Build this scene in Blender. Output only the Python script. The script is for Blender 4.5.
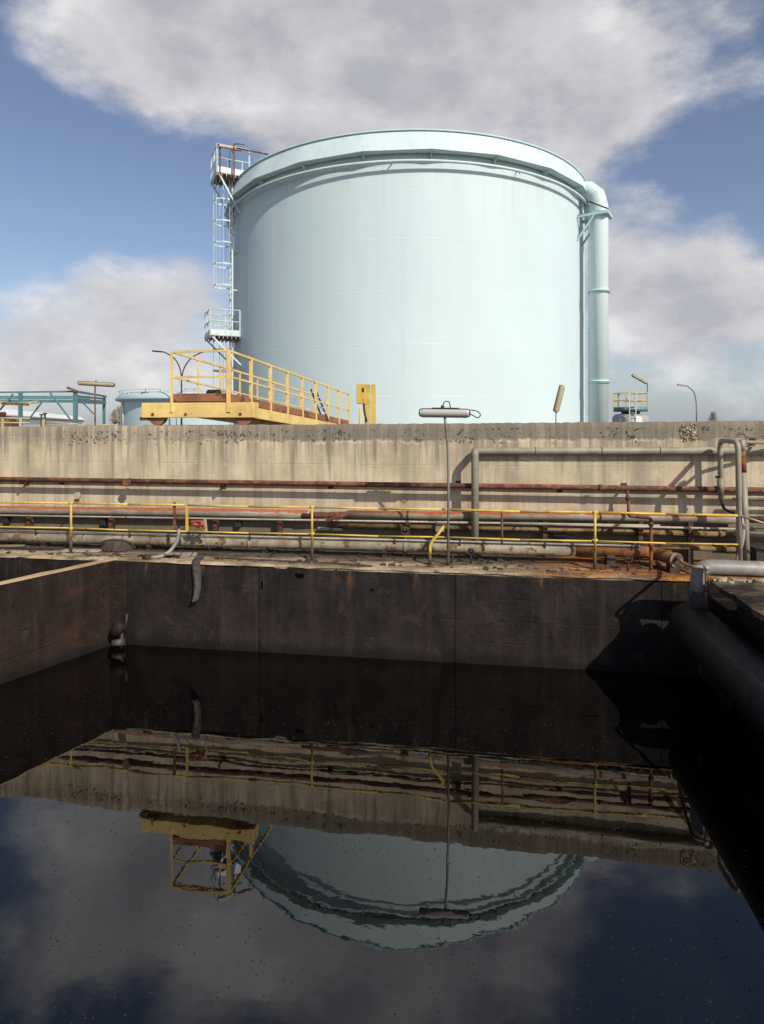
import bpy, math, random
from mathutils import Vector, Matrix
R = math.radians
random.seed(7)
for o in list(bpy.data.objects): bpy.data.objects.remove(o)
SC = bpy.context.scene
COL = SC.collection

# ------------------------------------------------------------------ camera
F, HC, TH, YH = 620.0, 4.1, R(8.4), 424.0           # focal length in pixels, eye height over the liquid, yaw, horizon row
cd = bpy.data.cameras.new('camera')
cam = bpy.data.objects.new('camera', cd); COL.objects.link(cam)
cam.location = (0, 0, HC); cam.rotation_euler = (R(90), 0, TH)
cd.sensor_fit = 'VERTICAL'; cd.sensor_height = 36; cd.lens = F / 1024 * 36
cd.shift_y = -(512 - YH) / 1024; cd.clip_start = 0.1; cd.clip_end = 6000
SC.camera = cam
FW = Vector((-math.sin(TH), math.cos(TH), 0)); RT = Vector((math.cos(TH), math.sin(TH), 0)); UP = Vector((0, 0, 1))
def ray(x, y): return FW + RT * ((x - 382) / F) + UP * ((YH - y) / F)
def atY(x, y, Y): r = ray(x, y); return Vector((0, 0, HC)) + r * (Y / r.y)
def atZ(x, y, z): r = ray(x, y); return Vector((0, 0, HC)) + r * ((z - HC) / r.z)
def atD(x, y, d): return Vector((0, 0, HC)) + ray(x, y) * d

# ------------------------------------------------------------------ light
SUN_AZ, SUN_EL = 42.0, 38.0                            # degrees right of -Y, elevation
SC.render.engine = 'CYCLES'
SC.view_settings.view_transform = 'Standard'; SC.view_settings.look = 'None'
SC.view_settings.exposure = 0.08; SC.view_settings.gamma = 1.0
sdir = Vector((math.sin(R(SUN_AZ)) * math.cos(R(SUN_EL)), -math.cos(R(SUN_AZ)) * math.cos(R(SUN_EL)), math.sin(R(SUN_EL))))
sl = bpy.data.lights.new('sun', 'SUN'); sl.energy = 4.3; sl.angle = R(0.55); sl.color = (1.0, 0.925, 0.815)
so = bpy.data.objects.new('sun', sl); COL.objects.link(so); so.location = sdir * 60
so.rotation_euler = sdir.to_track_quat('Z', 'Y').to_euler()

W = bpy.data.worlds.new('World'); SC.world = W; W.use_nodes = True
def build_world():
    nt = W.node_tree; N = nt.nodes; L = nt.links; N.clear()
    out = N.new('ShaderNodeOutputWorld'); bg = N.new('ShaderNodeBackground'); bg.inputs[1].default_value = 0.10
    sky = N.new('ShaderNodeTexSky'); sky.sky_type = 'NISHITA'; sky.sun_disc = False
    sky.sun_elevation = R(SUN_EL); sky.sun_rotation = R(180 - SUN_AZ)
    sky.air_density = 1.0; sky.dust_density = 1.2; sky.ozone_density = 1.3; sky.altitude = 50
    tc = N.new('ShaderNodeTexCoord')
    def math_(op, a, b=None, c=None):
        n = N.new('ShaderNodeMath'); n.operation = op
        for i, v in enumerate((a, b, c)):
            if v is None: continue
            if isinstance(v, (int, float)): n.inputs[i].default_value = v
            else: L.new(v, n.inputs[i])
        return n.outputs[0]
    mp = N.new('ShaderNodeMapping'); mp.inputs['Scale'].default_value = (1, 1, 1.7); L.new(tc.outputs['Generated'], mp.inputs[0])
    def noise(scale, detail, rough, off, dist=0.0):
        m2 = N.new('ShaderNodeMapping'); m2.inputs['Location'].default_value = off; L.new(mp.outputs[0], m2.inputs[0])
        n = N.new('ShaderNodeTexNoise'); n.inputs['Scale'].default_value = scale; n.inputs['Detail'].default_value = detail
        n.inputs['Roughness'].default_value = rough; n.inputs['Distortion'].default_value = dist; L.new(m2.outputs[0], n.inputs['Vector']); return n.outputs['Fac']
    lit = (RT * .55 + UP * .85).normalized() * .055                      # towards the sun as seen across this part of the sky
    def body(dx):
        a = noise(4.6, 10, 0.57, Vector((3.1, 1.7, 0.4)) + dx, 0.15); b = noise(10.5, 6, 0.6, Vector((7.1, 2.2, 5.4)) + dx)
        return a, b
    n1, n2 = body(Vector()); m1, m2 = body(Vector((lit.x, lit.y, lit.z * 1.7)))
    blobs = [(40, -5, 80, .32), (90, 30, 70, .22), (130, 60, 60, .14), (170, 60, 80, .12), (720, 110, 80, .10), (750, 70, 70, .06), (150, 0, 110, .16), (290, 30, 120, .22), (420, 40, 120, .20), (540, 70, 110, .16), (650, 120, 100, .15), (620, 170, 50, .10),
             (330, -70, 150, .18), (470, -90, 140, .14), (230, -120, 120, .10), (560, -20, 90, .06),
             (150, 262, 48, .32), (120, 300, 70, .20), (40, 315, 60, .16), (20, 345, 90, .16), (190, 330, 60, .14),
             (665, 262, 55, .34), (720, 300, 70, .22), (640, 310, 60, .18), (760, 330, 60, .12),
             (70, 140, 110, -.26), (0, 40, 80, -.24), (180, 190, 80, -.20), (20, 225, 80, -.26), (700, 208, 60, -.26), (640, 210, 45, -.16), (760, 215, 50, -.16), (690, 375, 60, -.10),
             (720, -160, 200, -.25), (20, -120, 180, -.25), (330, -330, 180, -.18)]
    tot = None
    for x, y, r, w in blobs:
        v = ray(x, y).normalized()
        ang = math.atan(r * 1.15 / F)
        d = N.new('ShaderNodeVectorMath'); d.operation = 'DOT_PRODUCT'; L.new(tc.outputs['Generated'], d.inputs[0]); d.inputs[1].default_value = v
        m = N.new('ShaderNodeMapRange'); m.interpolation_type = 'SMOOTHSTEP'
        m.inputs[1].default_value = math.cos(ang * 1.45); m.inputs[2].default_value = 1.0; m.inputs[3].default_value = 0; m.inputs[4].default_value = w
        L.new(d.outputs['Value'], m.inputs[0])
        tot = m.outputs[0] if tot is None else math_('ADD', tot, m.outputs[0])
    dens = math_('ADD', math_('MULTIPLY_ADD', n1, 1.0, tot), math_('MULTIPLY_ADD', n2, 0.26, -0.13))
    cov = N.new('ShaderNodeMapRange'); cov.interpolation_type = 'SMOOTHSTEP'; L.new(dens, cov.inputs[0])
    cov.inputs[1].default_value = 0.47; cov.inputs[2].default_value = 0.82; cov.inputs[3].default_value = 0.0; cov.inputs[4].default_value = 0.90
    # thin haze towards the horizon
    sp = N.new('ShaderNodeSeparateXYZ'); L.new(tc.outputs['Generated'], sp.inputs[0])
    hz = N.new('ShaderNodeMapRange'); hz.interpolation_type = 'SMOOTHSTEP'; L.new(sp.outputs[2], hz.inputs[0])
    hz.inputs[1].default_value = 0.0; hz.inputs[2].default_value = 0.24; hz.inputs[3].default_value = 0.5; hz.inputs[4].default_value = 0.0
    # cloud body: pale where thin and lit, greyer in the thick middle
    relief = math_('ADD', math_('MULTIPLY', math_('SUBTRACT', m1, n1), 1.5), math_('MULTIPLY', math_('SUBTRACT', m2, n2), .55))
    sh = N.new('ShaderNodeValToRGB'); L.new(math_('MULTIPLY_ADD', dens, 0.55, math_('ADD', relief, 0.12)), sh.inputs[0])
    e = sh.color_ramp.elements
    e[0].position = 0.30; e[0].color = (8.0, 7.8, 7.8, 1); e[1].position = 0.88; e[1].color = (4.6, 4.55, 4.85, 1)
    x = e.new(0.46); x.color = (6.7, 6.5, 6.6, 1); x = e.new(0.66); x.color = (5.8, 5.65, 5.85, 1)
    hsv = N.new('ShaderNodeHueSaturation'); hsv.inputs['Hue'].default_value = 0.507; hsv.inputs['Saturation'].default_value = 0.93; hsv.inputs['Value'].default_value = 1.08; L.new(sky.outputs[0], hsv.inputs['Color'])
    hm = N.new('ShaderNodeMix'); hm.data_type = 'RGBA'; L.new(hz.outputs[0], hm.inputs[0]); L.new(hsv.outputs[0], hm.inputs[6]); hm.inputs[7].default_value = (4.3, 4.9, 6.0, 1)
    mix = N.new('ShaderNodeMix'); mix.data_type = 'RGBA'; L.new(cov.outputs[0], mix.inputs[0]); L.new(hm.outputs[2], mix.inputs[6]); L.new(sh.outputs[0], mix.inputs[7])
    L.new(mix.outputs[2], bg.inputs[0]); L.new(bg.outputs[0], out.inputs[0])
build_world()

# ------------------------------------------------------------------ materials
class NT:
    def __init__(s, name):
        s.m = bpy.data.materials.new(name); s.m.use_nodes = True
        s.t = s.m.node_tree; s.N = s.t.nodes; s.L = s.t.links
        s.b = s.N['Principled BSDF']; s.pos = s.N.new('ShaderNodeNewGeometry').outputs['Position']
    def val(s, v, sock):
        if isinstance(v, (int, float)): sock.default_value = v
        elif isinstance(v, tuple): sock.default_value = v if len(v) == 4 or sock.type == 'VECTOR' else v + (1,)
        else: s.L.new(v, sock)
    def vec(s, sc=(1, 1, 1), off=(0, 0, 0)):
        n = s.N.new('ShaderNodeMapping'); n.inputs['Scale'].default_value = sc; n.inputs['Location'].default_value = off
        s.L.new(s.pos, n.inputs[0]); return n.outputs[0]
    def noise(s, scale=1, detail=5, rough=.55, sc=(1, 1, 1), off=(0, 0, 0), dist=0):
        n = s.N.new('ShaderNodeTexNoise'); n.inputs['Scale'].default_value = scale; n.inputs['Detail'].default_value = detail
        n.inputs['Roughness'].default_value = rough; n.inputs['Distortion'].default_value = dist
        s.L.new(s.vec(sc, off), n.inputs['Vector']); return n.outputs['Fac']
    def voro(s, scale, sc=(1, 1, 1), feat='F1', rnd=1.0):
        n = s.N.new('ShaderNodeTexVoronoi'); n.feature = feat; n.inputs['Scale'].default_value = scale; n.inputs['Randomness'].default_value = rnd
        s.L.new(s.vec(sc), n.inputs['Vector']); return n.outputs['Distance']
    def rng(s, v, a, b, c=0., d=1., smooth=True):
        n = s.N.new('ShaderNodeMapRange'); n.interpolation_type = 'SMOOTHSTEP' if smooth else 'LINEAR'
        s.val(v, n.inputs[0])
        for i, q in enumerate((a, b, c, d)): n.inputs[i + 1].default_value = q
        return n.outputs[0]
    def math(s, op, a, b=0., c=None):
        n = s.N.new('ShaderNodeMath'); n.operation = op; s.val(a, n.inputs[0]); s.val(b, n.inputs[1])
        if c is not None: s.val(c, n.inputs[2])
        return n.outputs[0]
    def xyz(s):
        n = s.N.new('ShaderNodeSeparateXYZ'); s.L.new(s.pos, n.inputs[0]); return n.outputs
    def mix(s, f, a, b, mode='MIX'):
        n = s.N.new('ShaderNodeMix'); n.data_type = 'RGBA'; n.blend_type = mode
        s.val(f, n.inputs[0]); s.val(a, n.inputs[6]); s.val(b, n.inputs[7]); return n.outputs[2]
    def bump(s, h, strength=.3, dist=.02):
        n = s.N.new('ShaderNodeBump'); n.inputs['Strength'].default_value = strength; n.inputs['Distance'].default_value = dist
        s.val(h, n.inputs['Height']); s.L.new(n.outputs[0], s.b.inputs['Normal'])
    def done(s, col, rough=.6, metal=0., spec=None):
        s.val(col, s.b.inputs['Base Color']); s.val(rough, s.b.inputs['Roughness']); s.val(metal, s.b.inputs['Metallic'])
        if spec is not None: s.b.inputs['Specular IOR Level'].default_value = spec
        return s.m
M = {}
def paint(name, col, rough=.5, rust=(.16, .05, .02), amt=.0, scale=6., dirt=.25, streak=1., metal=0., crown=0.):
    """weathered paint: tone drift, grime and flaking to rust; amt 0..1 is how much rust"""
    t = NT(name)
    c = t.mix(t.rng(t.noise(2.5, 6, sc=(1, 1, .4)), .3, .7), tuple(v * (1 - dirt) for v in col), col)
    c = t.mix(t.rng(t.noise(scale * 7, 4), .35, .75, 0, .35 * min(1, dirt * 2)), c, tuple(v * .45 for v in col))
    c = t.mix(t.rng(t.noise(3.3, 7, .68, off=(7, 1, 4)), .46, .70, 0, min(.85, dirt * 2)), c, tuple(v * q for v, q in zip(col, (.42, .36, .30))))
    n = t.noise(scale, 8, .62, sc=(1, 1, streak), off=(3, 5, 1))
    if crown:
        nz = t.N.new('ShaderNodeSeparateXYZ'); t.L.new(t.N.new('ShaderNodeNewGeometry').outputs['Normal'], nz.inputs[0])
        n = t.math('ADD', n, t.rng(nz.outputs[2], .0, .75, -.14, crown))
    if amt > 0:
        th = .72 - .44 * amt
        f = t.rng(n, th, th + .05)
        rr = t.mix(t.noise(scale * 5, 5), tuple(v * .5 for v in rust), tuple(min(1, v * 1.5) for v in rust))
        c = t.mix(f, c, rr)
        rough = t.rng(f, 0, 1, rough, .85)
    t.bump(t.noise(scale * 6, 5), .18, .01)
    M[name] = t.done(c, rough, metal); return M[name]
paint('rust', (.13, .052, .03), .85, amt=.5, rust=(.20, .075, .035), dirt=.4)
paint('dark_rust', (.07, .035, .024), .85, amt=.5, rust=(.12, .045, .02), dirt=.4)
paint('grey_pipe', (.30, .275, .21), .55, rust=(.17, .06, .025), amt=.12, dirt=.3)
paint('grey_flaky', (.29, .26, .20), .55, rust=(.30, .085, .03), amt=.34, scale=3, dirt=.35, crown=.22)
paint('lower_pipe', (.34, .29, .21), .65, rust=(.13, .075, .035), amt=.42, scale=3.2, dirt=.45)
paint('orange_rust', (.27, .105, .03), .8, rust=(.12, .04, .015), amt=.4, dirt=.4)
paint('ochre_pipe', (.24, .155, .06), .7, rust=(.10, .05, .02), amt=.45, scale=4, dirt=.4)
paint('pale_pipe', (.42, .37, .29), .55, rust=(.14, .07, .03), amt=.3, scale=5, dirt=.3)
paint('yellow_rail', (.68, .47, .085), .5, rust=(.13, .06, .03), amt=.2, scale=8, dirt=.25)
paint('faded_yellow', (.60, .50, .26), .5, rust=(.2, .09, .03), amt=.16, scale=5, dirt=.22)
paint('bridge_yellow', (.80, .575, .20), .5, rust=(.25, .10, .03), amt=.16, scale=2.6, dirt=.2)
paint('bridge_rust', (.33, .135, .065), .75, rust=(.13, .05, .03), amt=.4, scale=3, dirt=.35)
paint('post_grime', (.11, .085, .05), .8, rust=(.06, .035, .02), amt=.5, scale=9, dirt=.4)
paint('teal_steel', (.10, .23, .25), .5, rust=(.16, .07, .04), amt=.1, dirt=.25)
paint('white_clad', (.86, .86, .85), .5, amt=.0, dirt=.12)
paint('white_steel', (.60, .69, .69), .45, rust=(.25, .13, .07), amt=.12, scale=5, dirt=.15)
paint('silver_steel', (.45, .44, .42), .45, amt=.1, dirt=.3, metal=.3)
paint('galvanised', (.34, .33, .30), .5, rust=(.2, .1, .05), amt=.15, dirt=.3, metal=.3)
paint('dark_steel', (.035, .033, .032), .55, amt=.2, rust=(.08, .035, .02))
paint('black_rubber', (.02, .019, .018), .65, dirt=.3)
paint('grey_rubber', (.36, .33, .30), .5, dirt=.45, amt=.15, rust=(.1, .07, .05))
paint('old_wood', (.27, .19, .12), .85, dirt=.45, rust=(.11, .075, .05), amt=.3)
paint('dark_wood', (.075, .05, .038), .85, dirt=.4, rust=(.035, .027, .024), amt=.4)
paint('lamp_shell', (.30, .28, .27), .45, dirt=.2, amt=.06)
paint('lamp_beige', (.46, .39, .25), .5, dirt=.25, amt=.1)
paint('red_tape', (.50, .10, .055), .6, dirt=.4, rust=(.25, .18, .12), amt=.25)
paint('grey_asphalt', (.16, .15, .13), .9, dirt=.3)
paint('bark', (.12, .10, .085), .9, dirt=.3)
paint('twig', (.42, .37, .32), .9, dirt=.2)
paint('blue_tank_paint', (.44, .55, .59), .45, dirt=.06)
paint('tarry_steel', (.10, .088, .08), .6, dirt=.5, rust=(.035, .028, .026), amt=.5, scale=5)

def m_tank(name, col):
    t = NT(name); x, y, z = t.xyz()
    c = t.mix(t.rng(t.noise(.45, 5, sc=(1, 1, .5)), .3, .72), tuple(v * .95 for v in col), col)
    c = t.mix(t.rng(t.noise(1.0, 7, .6, sc=(2.2, 2.2, .12), off=(4, 1, 0)), .50, .82, 0, .16), c, tuple(v * q for v, q in zip(col, (.74, .78, .78))))
    c = t.mix(t.rng(t.noise(.9, 6, .6, off=(9, 2, 4)), .60, .75, 0, .10), c, (.42, .58, .60))
    ln = t.rng(t.noise(1, 5, .7, sc=(1.6, 1.6, 0), off=(11, 3, 0)), .38, .72, .2, 4.5, False)
    run = t.math('MULTIPLY', t.rng(t.math('SUBTRACT', t.math('SUBTRACT', 13.6, z), ln), -1.5, .1, 1, 0), t.rng(t.noise(1, 5, .65, sc=(5, 5, .12), off=(2, 7, 0)), .48, .64, 0, .22))
    c = t.mix(run, c, (.36, .43, .42))
    c = t.mix(t.rng(t.noise(1, 6, .7, sc=(7, 7, .5), off=(6, 6, 3)), .70, .78, 0, .35), c, (.42, .36, .28))
    h = t.math('ADD', t.math('MULTIPLY', t.noise(.55, 3, sc=(1, 1, .8)), 1.0), t.math('MULTIPLY', t.noise(14, 3), .012))
    t.bump(h, .22, .10)
    M[name] = t.done(c, .6, 0, .25)
m_tank('tank_paint', (.55, .66, .68))
m_tank('tank_trim', (.45, .63, .65))

def wall_top(X): return 4.045 + (X + 9.5) * .0076
def m_concrete():
    t = NT('wall_concrete'); x, y, z = t.xyz()
    depth = t.math('SUBTRACT', t.math('MULTIPLY_ADD', x, .0076, 4.1172), z)      # metres below the coping
    c = t.mix(t.rng(t.noise(1.1, 7, .62), .32, .68), (.42, .342, .24), (.58, .485, .35))
    st3 = t.noise(1, 5, .6, sc=(2.6, 1, .3), off=(15, 0, 7)); c = t.mix(t.rng(st3, .52, .70, 0, .6), c, (.64, .55, .40))
    st = t.noise(1, 7, .62, sc=(3.2, 1, .14)); c = t.mix(t.rng(st, .47, .66, 0, .70), c, (.27, .225, .17))
    st2 = t.noise(1, 6, .6, sc=(11, 1, .3), off=(5, 0, 2)); c = t.mix(t.rng(st2, .50, .70, 0, .55), c, (.30, .25, .19))
    wv = t.noise(1, 5, .6, sc=(1.6, 1, .25), off=(1, 0, 3)); wv2 = t.noise(1, 5, .62, sc=(7, 1, .5), off=(4, 0, 3))
    c = t.mix(t.rng(t.noise(4.5, 6, .65, sc=(1, 1, .7), off=(6, 3, 3)), .55, .72, 0, .5), c, (.62, .55, .42))
    c = t.mix(t.rng(t.noise(2.4, 5, .6, off=(1, 3, 8)), .56, .70, 0, .38), c, (.50, .37, .19))
    # weathered band under the coping with a ragged lower edge, stronger along the right stretch
    edge = t.math('SUBTRACT', depth, t.math('MULTIPLY_ADD', wv, .24, t.math('MULTIPLY', wv2, .16)))
    band = t.math('MULTIPLY', t.rng(edge, .10, .15, 1, 0), t.rng(x, -7.5, -3.0, .25, .86))
    c = t.mix(band, c, t.mix(t.rng(t.noise(1, 5, .6, sc=(9, 1, .8), off=(2, 2, 2)), .35, .65), (.15, .128, .102), (.26, .222, .17)))
    lip = t.math('MULTIPLY', t.math('MULTIPLY', t.rng(edge, .13, .155), t.rng(edge, .165, .20, 1, 0)), t.rng(t.noise(1.4, 3), .42, .58, 0, .55))
    c = t.mix(t.math('MULTIPLY', lip, t.rng(x, -6, -3)), c, (.68, .61, .48))
    # streaks running down from the top
    dn = t.math('MULTIPLY', t.rng(depth, .1, 1.0, 1, 0), t.rng(t.noise(1, 6, .62, sc=(6, 1, .35), off=(12, 0, 6)), .50, .66, 0, .65))
    c = t.mix(dn, c, (.20, .165, .125))
    # stains hanging from the coping, each of its own length
    ln = t.math('MULTIPLY', t.rng(t.noise(1, 5, .7, sc=(3.4, 0, 0), off=(21, 0, 0)), .34, .70, .05, 1.7, False), 1.0)
    hang = t.math('MULTIPLY', t.rng(t.math('SUBTRACT', depth, ln), -.5, .05, 1, 0), t.rng(t.noise(1, 5, .65, sc=(8, 1, .25), off=(31, 0, 6)), .42, .60, 0, .62))
    c = t.mix(hang, c, (.17, .142, .11))
    # lichen and pop-outs: small clustered dark spots
    zone = t.math('MULTIPLY', t.rng(t.math('MULTIPLY_ADD', wv2, .15, depth), .14, .24), t.rng(t.math('MULTIPLY_ADD', wv, .3, depth), .40, .66, 1, 0))
    clu = t.noise(1.5, 3, .55, off=(8, 0, 1)); sp = t.noise(17, 4, .6, off=(2, 0, 9))
    lich = t.math('MULTIPLY', t.rng(t.math('MULTIPLY_ADD', clu, .40, sp), .805, .83), t.rng(zone, .25, .6))
    c = t.mix(t.math('MULTIPLY', lich, .9), c, (.055, .045, .036))
    c = t.mix(t.rng(t.noise(30, 5, .65), .54, .78, 0, .45), c, (.22, .185, .14))
    c = t.mix(t.rng(t.voro(13), .0, .16, .35, 0), c, (.20, .165, .12))
    # rusty runs low down
    rr = t.noise(1, 4, .6, sc=(4, 1, .2), off=(7, 0, 5)); c = t.mix(t.math('MULTIPLY', t.rng(rr, .60, .68, 0, .45), t.rng(depth, .9, 1.5)), c, (.36, .22, .09))
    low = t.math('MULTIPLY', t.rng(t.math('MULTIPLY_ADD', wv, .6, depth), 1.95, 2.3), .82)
    c = t.mix(low, c, (.085, .066, .046))  # shade behind the pipes painted in, together with an oily stain
    line = t.rng(t.math('PINGPONG', t.math('ADD', z, t.math('MULTIPLY', t.noise(3, 2), .02)), .275), .0, .010, 1, 0)
    c = t.mix(t.math('MULTIPLY', line, t.rng(t.noise(2.2, 3), .48, .66, 0, .3)), c, (.20, .165, .125))
    h = t.math('ADD', t.math('MULTIPLY', t.noise(22, 6, .65), .6), t.math('MULTIPLY', lich, -1.2))
    t.bump(t.math('SUBTRACT', t.math('SUBTRACT', h, t.math('MULTIPLY', band, .4)), t.math('MULTIPLY', line, .4)), .45, .02)
    M['wall_concrete'] = t.done(c, .9, 0, .2)
m_concrete()

def m_tar(name, a, b, warm=.0):
    t = NT(name); x, y, z = t.xyz()
    c = t.mix(t.rng(t.noise(1.6, 7, .62, sc=(1, 1, .6)), .32, .68), a, b)
    st = t.noise(1, 6, .6, sc=(5, 5, .3)); c = t.mix(t.rng(st, .5, .75, 0, .6), c, tuple(v * 1.5 for v in b))
    c = t.mix(t.rng(t.noise(34, 4), .5, .75, 0, .5), c, tuple(v * .4 for v in a))
    # tarry runs from the top edge, each of its own length
    run = t.math('SUBTRACT', t.math('SUBTRACT', 1.55, z), t.math('MULTIPLY', t.noise(1, 4, .65, sc=(3.2, 3.2, .0), off=(9, 9, 0)), 1.5))
    c = t.mix(t.math('MULTIPLY', t.rng(run, -.35, .05, 1, 0), t.rng(t.noise(1, 4, .6, sc=(9, 9, .1)), .45, .6, 0, .6)), c, (.010, .0085, .008))
    patch = t.noise(2.1, 6, .66, off=(14, 2, 6)); c = t.mix(t.rng(patch, .56, .66, 0, .4), c, (.055, .042, .036))
    # tide mark above the liquid
    tide = t.rng(t.math('MULTIPLY_ADD', t.noise(1, 5, .6, sc=(2.5, 2.5, .4)), .34, z), .22, .42, 1, 0)
    c = t.mix(t.math('MULTIPLY', tide, .75), c, (.008, .007, .0065))
    # orange rust runs from the top edge
    rr = t.noise(1, 5, .6, sc=(2.2, 2.2, .25), off=(3, 8, 2))
    c = t.mix(t.math('MULTIPLY', t.rng(rr, .61, .70, 0, .8), t.rng(z, 1.15, 1.5)), c, (.20, .085, .025))
    if warm: c = t.mix(t.rng(t.noise(.7, 4, .6, sc=(1, 1, 2.2), off=(2, 2, 2)), .52, .74, 0, warm), c, (.085, .03, .018))
    z2 = t.math('ADD', z, t.math('MULTIPLY', t.noise(2.5, 3, .5, sc=(1, 1, .3)), .035))
    line = t.rng(t.math('PINGPONG', z2, .19), 0, .012, 1, 0)
    brk = t.rng(t.noise(1.3, 4, sc=(1, 1, 3)), .48, .62)
    blister = t.noise(9, 6, .65)
    h = t.math('SUBTRACT', t.math('MULTIPLY_ADD', t.noise(45, 4, .6), .3, blister), t.math('MULTIPLY', t.math('MULTIPLY', line, brk), .6))
    t.bump(t.math('MULTIPLY', h, t.rng(t.noise(1.1, 4, .6, off=(5, 5, 5)), .35, .65, .35, 1.2)), .7, .03)
    M[name] = t.done(c, .7, 0, .15)
m_tar('tar_wall', (.0135, .0105, .0098), (.029, .0230, .0210))
m_tar('tar_partition', (.015, .0102, .009), (.029, .0192, .016), .6)

def m_ledge():
    t = NT('ledge_dirt_shade'); x, y, z = t.xyz()
    c = t.mix(t.rng(t.noise(2.2, 7, .65, sc=(.6, 1.6, 1)), .35, .66), (.15, .11, .07), (.46, .36, .23))
    c = t.mix(t.rng(t.noise(5, 6, .65, sc=(.5, 2, 1), off=(4, 4, 4)), .56, .66, 0, .85), c, (.055, .042, .032))
    c = t.mix(t.math('MULTIPLY', t.rng(t.math('MULTIPLY_ADD', t.noise(1.6, 5, .6), .5, y), 11.25, 11.6), .8), c, (.05, .036, .026))  # rear strip: shade under the pipes painted in with the oily dirt
    rustz = t.math('MULTIPLY', t.rng(x, .3, 2.2), t.rng(t.noise(1.8, 6, .65, sc=(.6, 1.5, 1), off=(1, 6, 0)), .30, .5))
    c = t.mix(t.math('MULTIPLY', rustz, .9), c, t.mix(t.rng(t.noise(3.2, 6, .7, sc=(.5, 1.6, 1)), .4, .62), (.085, .03, .012), (.40, .165, .035)))
    t.bump(t.noise(14, 7, .7), .7, .04)
    M['ledge_dirt_shade'] = t.done(c, .9, 0, .15)
m_ledge()
def m_block():
    t = NT('block_top')
    c = t.mix(t.rng(t.noise(2.0, 7, .65, sc=(.7, 1.6, 1)), .40, .66), (.022, .017, .014), (.17, .125, .08))
    c = t.mix(t.rng(t.noise(7, 6, .65), .58, .68), c, (.012, .010, .009))
    t.bump(t.noise(12, 7, .7), .8, .05); M['block_top'] = t.done(c, .85, 0, .2)
m_block()
def m_ground(name, a, b):
    t = NT(name)
    c = t.mix(t.rng(t.noise(.25, 8, .65), .35, .65), a, b); c = t.mix(t.rng(t.noise(9, 5), .45, .7, 0, .5), c, tuple(v * .6 for v in a))
    t.bump(t.noise(16, 6), .6, .03); M[name] = t.done(c, .95)
m_ground('yard_ground', (.13, .12, .10), (.20, .185, .15))
def m_sill():
    t = NT('partition_top')
    c = t.mix(t.rng(t.noise(3, 6, .6, sc=(1, .4, 1)), .35, .65), (.30, .19, .105), (.45, .31, .18))
    t.bump(t.noise(14, 5), .4, .02); M['partition_top'] = t.done(c, .85)
m_sill()
def m_water():
    t = NT('oily_liquid')
    big = t.noise(.9, 2, .5, sc=(.7, 1.3, 1)); mid = t.noise(3.2, 2, .5, sc=(1, 1.6, 1), off=(3, 1, 0)); fine = t.noise(30, 2, .5)
    h = t.math('ADD', t.math('MULTIPLY', big, 1.0), t.math('MULTIPLY_ADD', mid, .13, t.math('MULTIPLY', fine, .012)))
    t.bump(h, 1.0, .0029)
    t.b.inputs['IOR'].default_value = 1.75
    M['oily_liquid'] = t.done((.0016, .0014, .0013), .0)
m_water()
def m_black_pipe():
    t = NT('black_pipe')
    c = t.mix(t.rng(t.noise(4, 7, .62), .4, .7), (.009, .0085, .0085), (.021, .0175, .016))
    t.bump(t.noise(12, 6, .62), .5, .03); M['black_pipe'] = t.done(c, .55, 0, .35)
m_black_pipe()
def m_aggregate():
    t = NT('exposed_aggregate'); v = t.voro(22)
    c = t.mix(t.rng(v, .1, .6), (.55, .45, .29), (.13, .09, .06)); t.bump(v, 1, .03); M['exposed_aggregate'] = t.done(c, .9)
m_aggregate()
t = NT('hole_shade'); M['hole_shade'] = t.done((.004, .0035, .0035), .95, 0, .0)  # flat black painted for the shade inside the spalled holes
t = NT('tube_glass'); M['tube_glass'] = t.done((.45, .43, .42), .18)
t = NT('lamp_glass'); M['lamp_glass'] = t.done((.5, .5, .48), .2)
t = NT('speck'); M['speck'] = t.done(t.mix(t.rng(t.voro(60), .1, .6), (.006, .005, .005), (.03, .025, .021)), .8, 0, .2)

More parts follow.
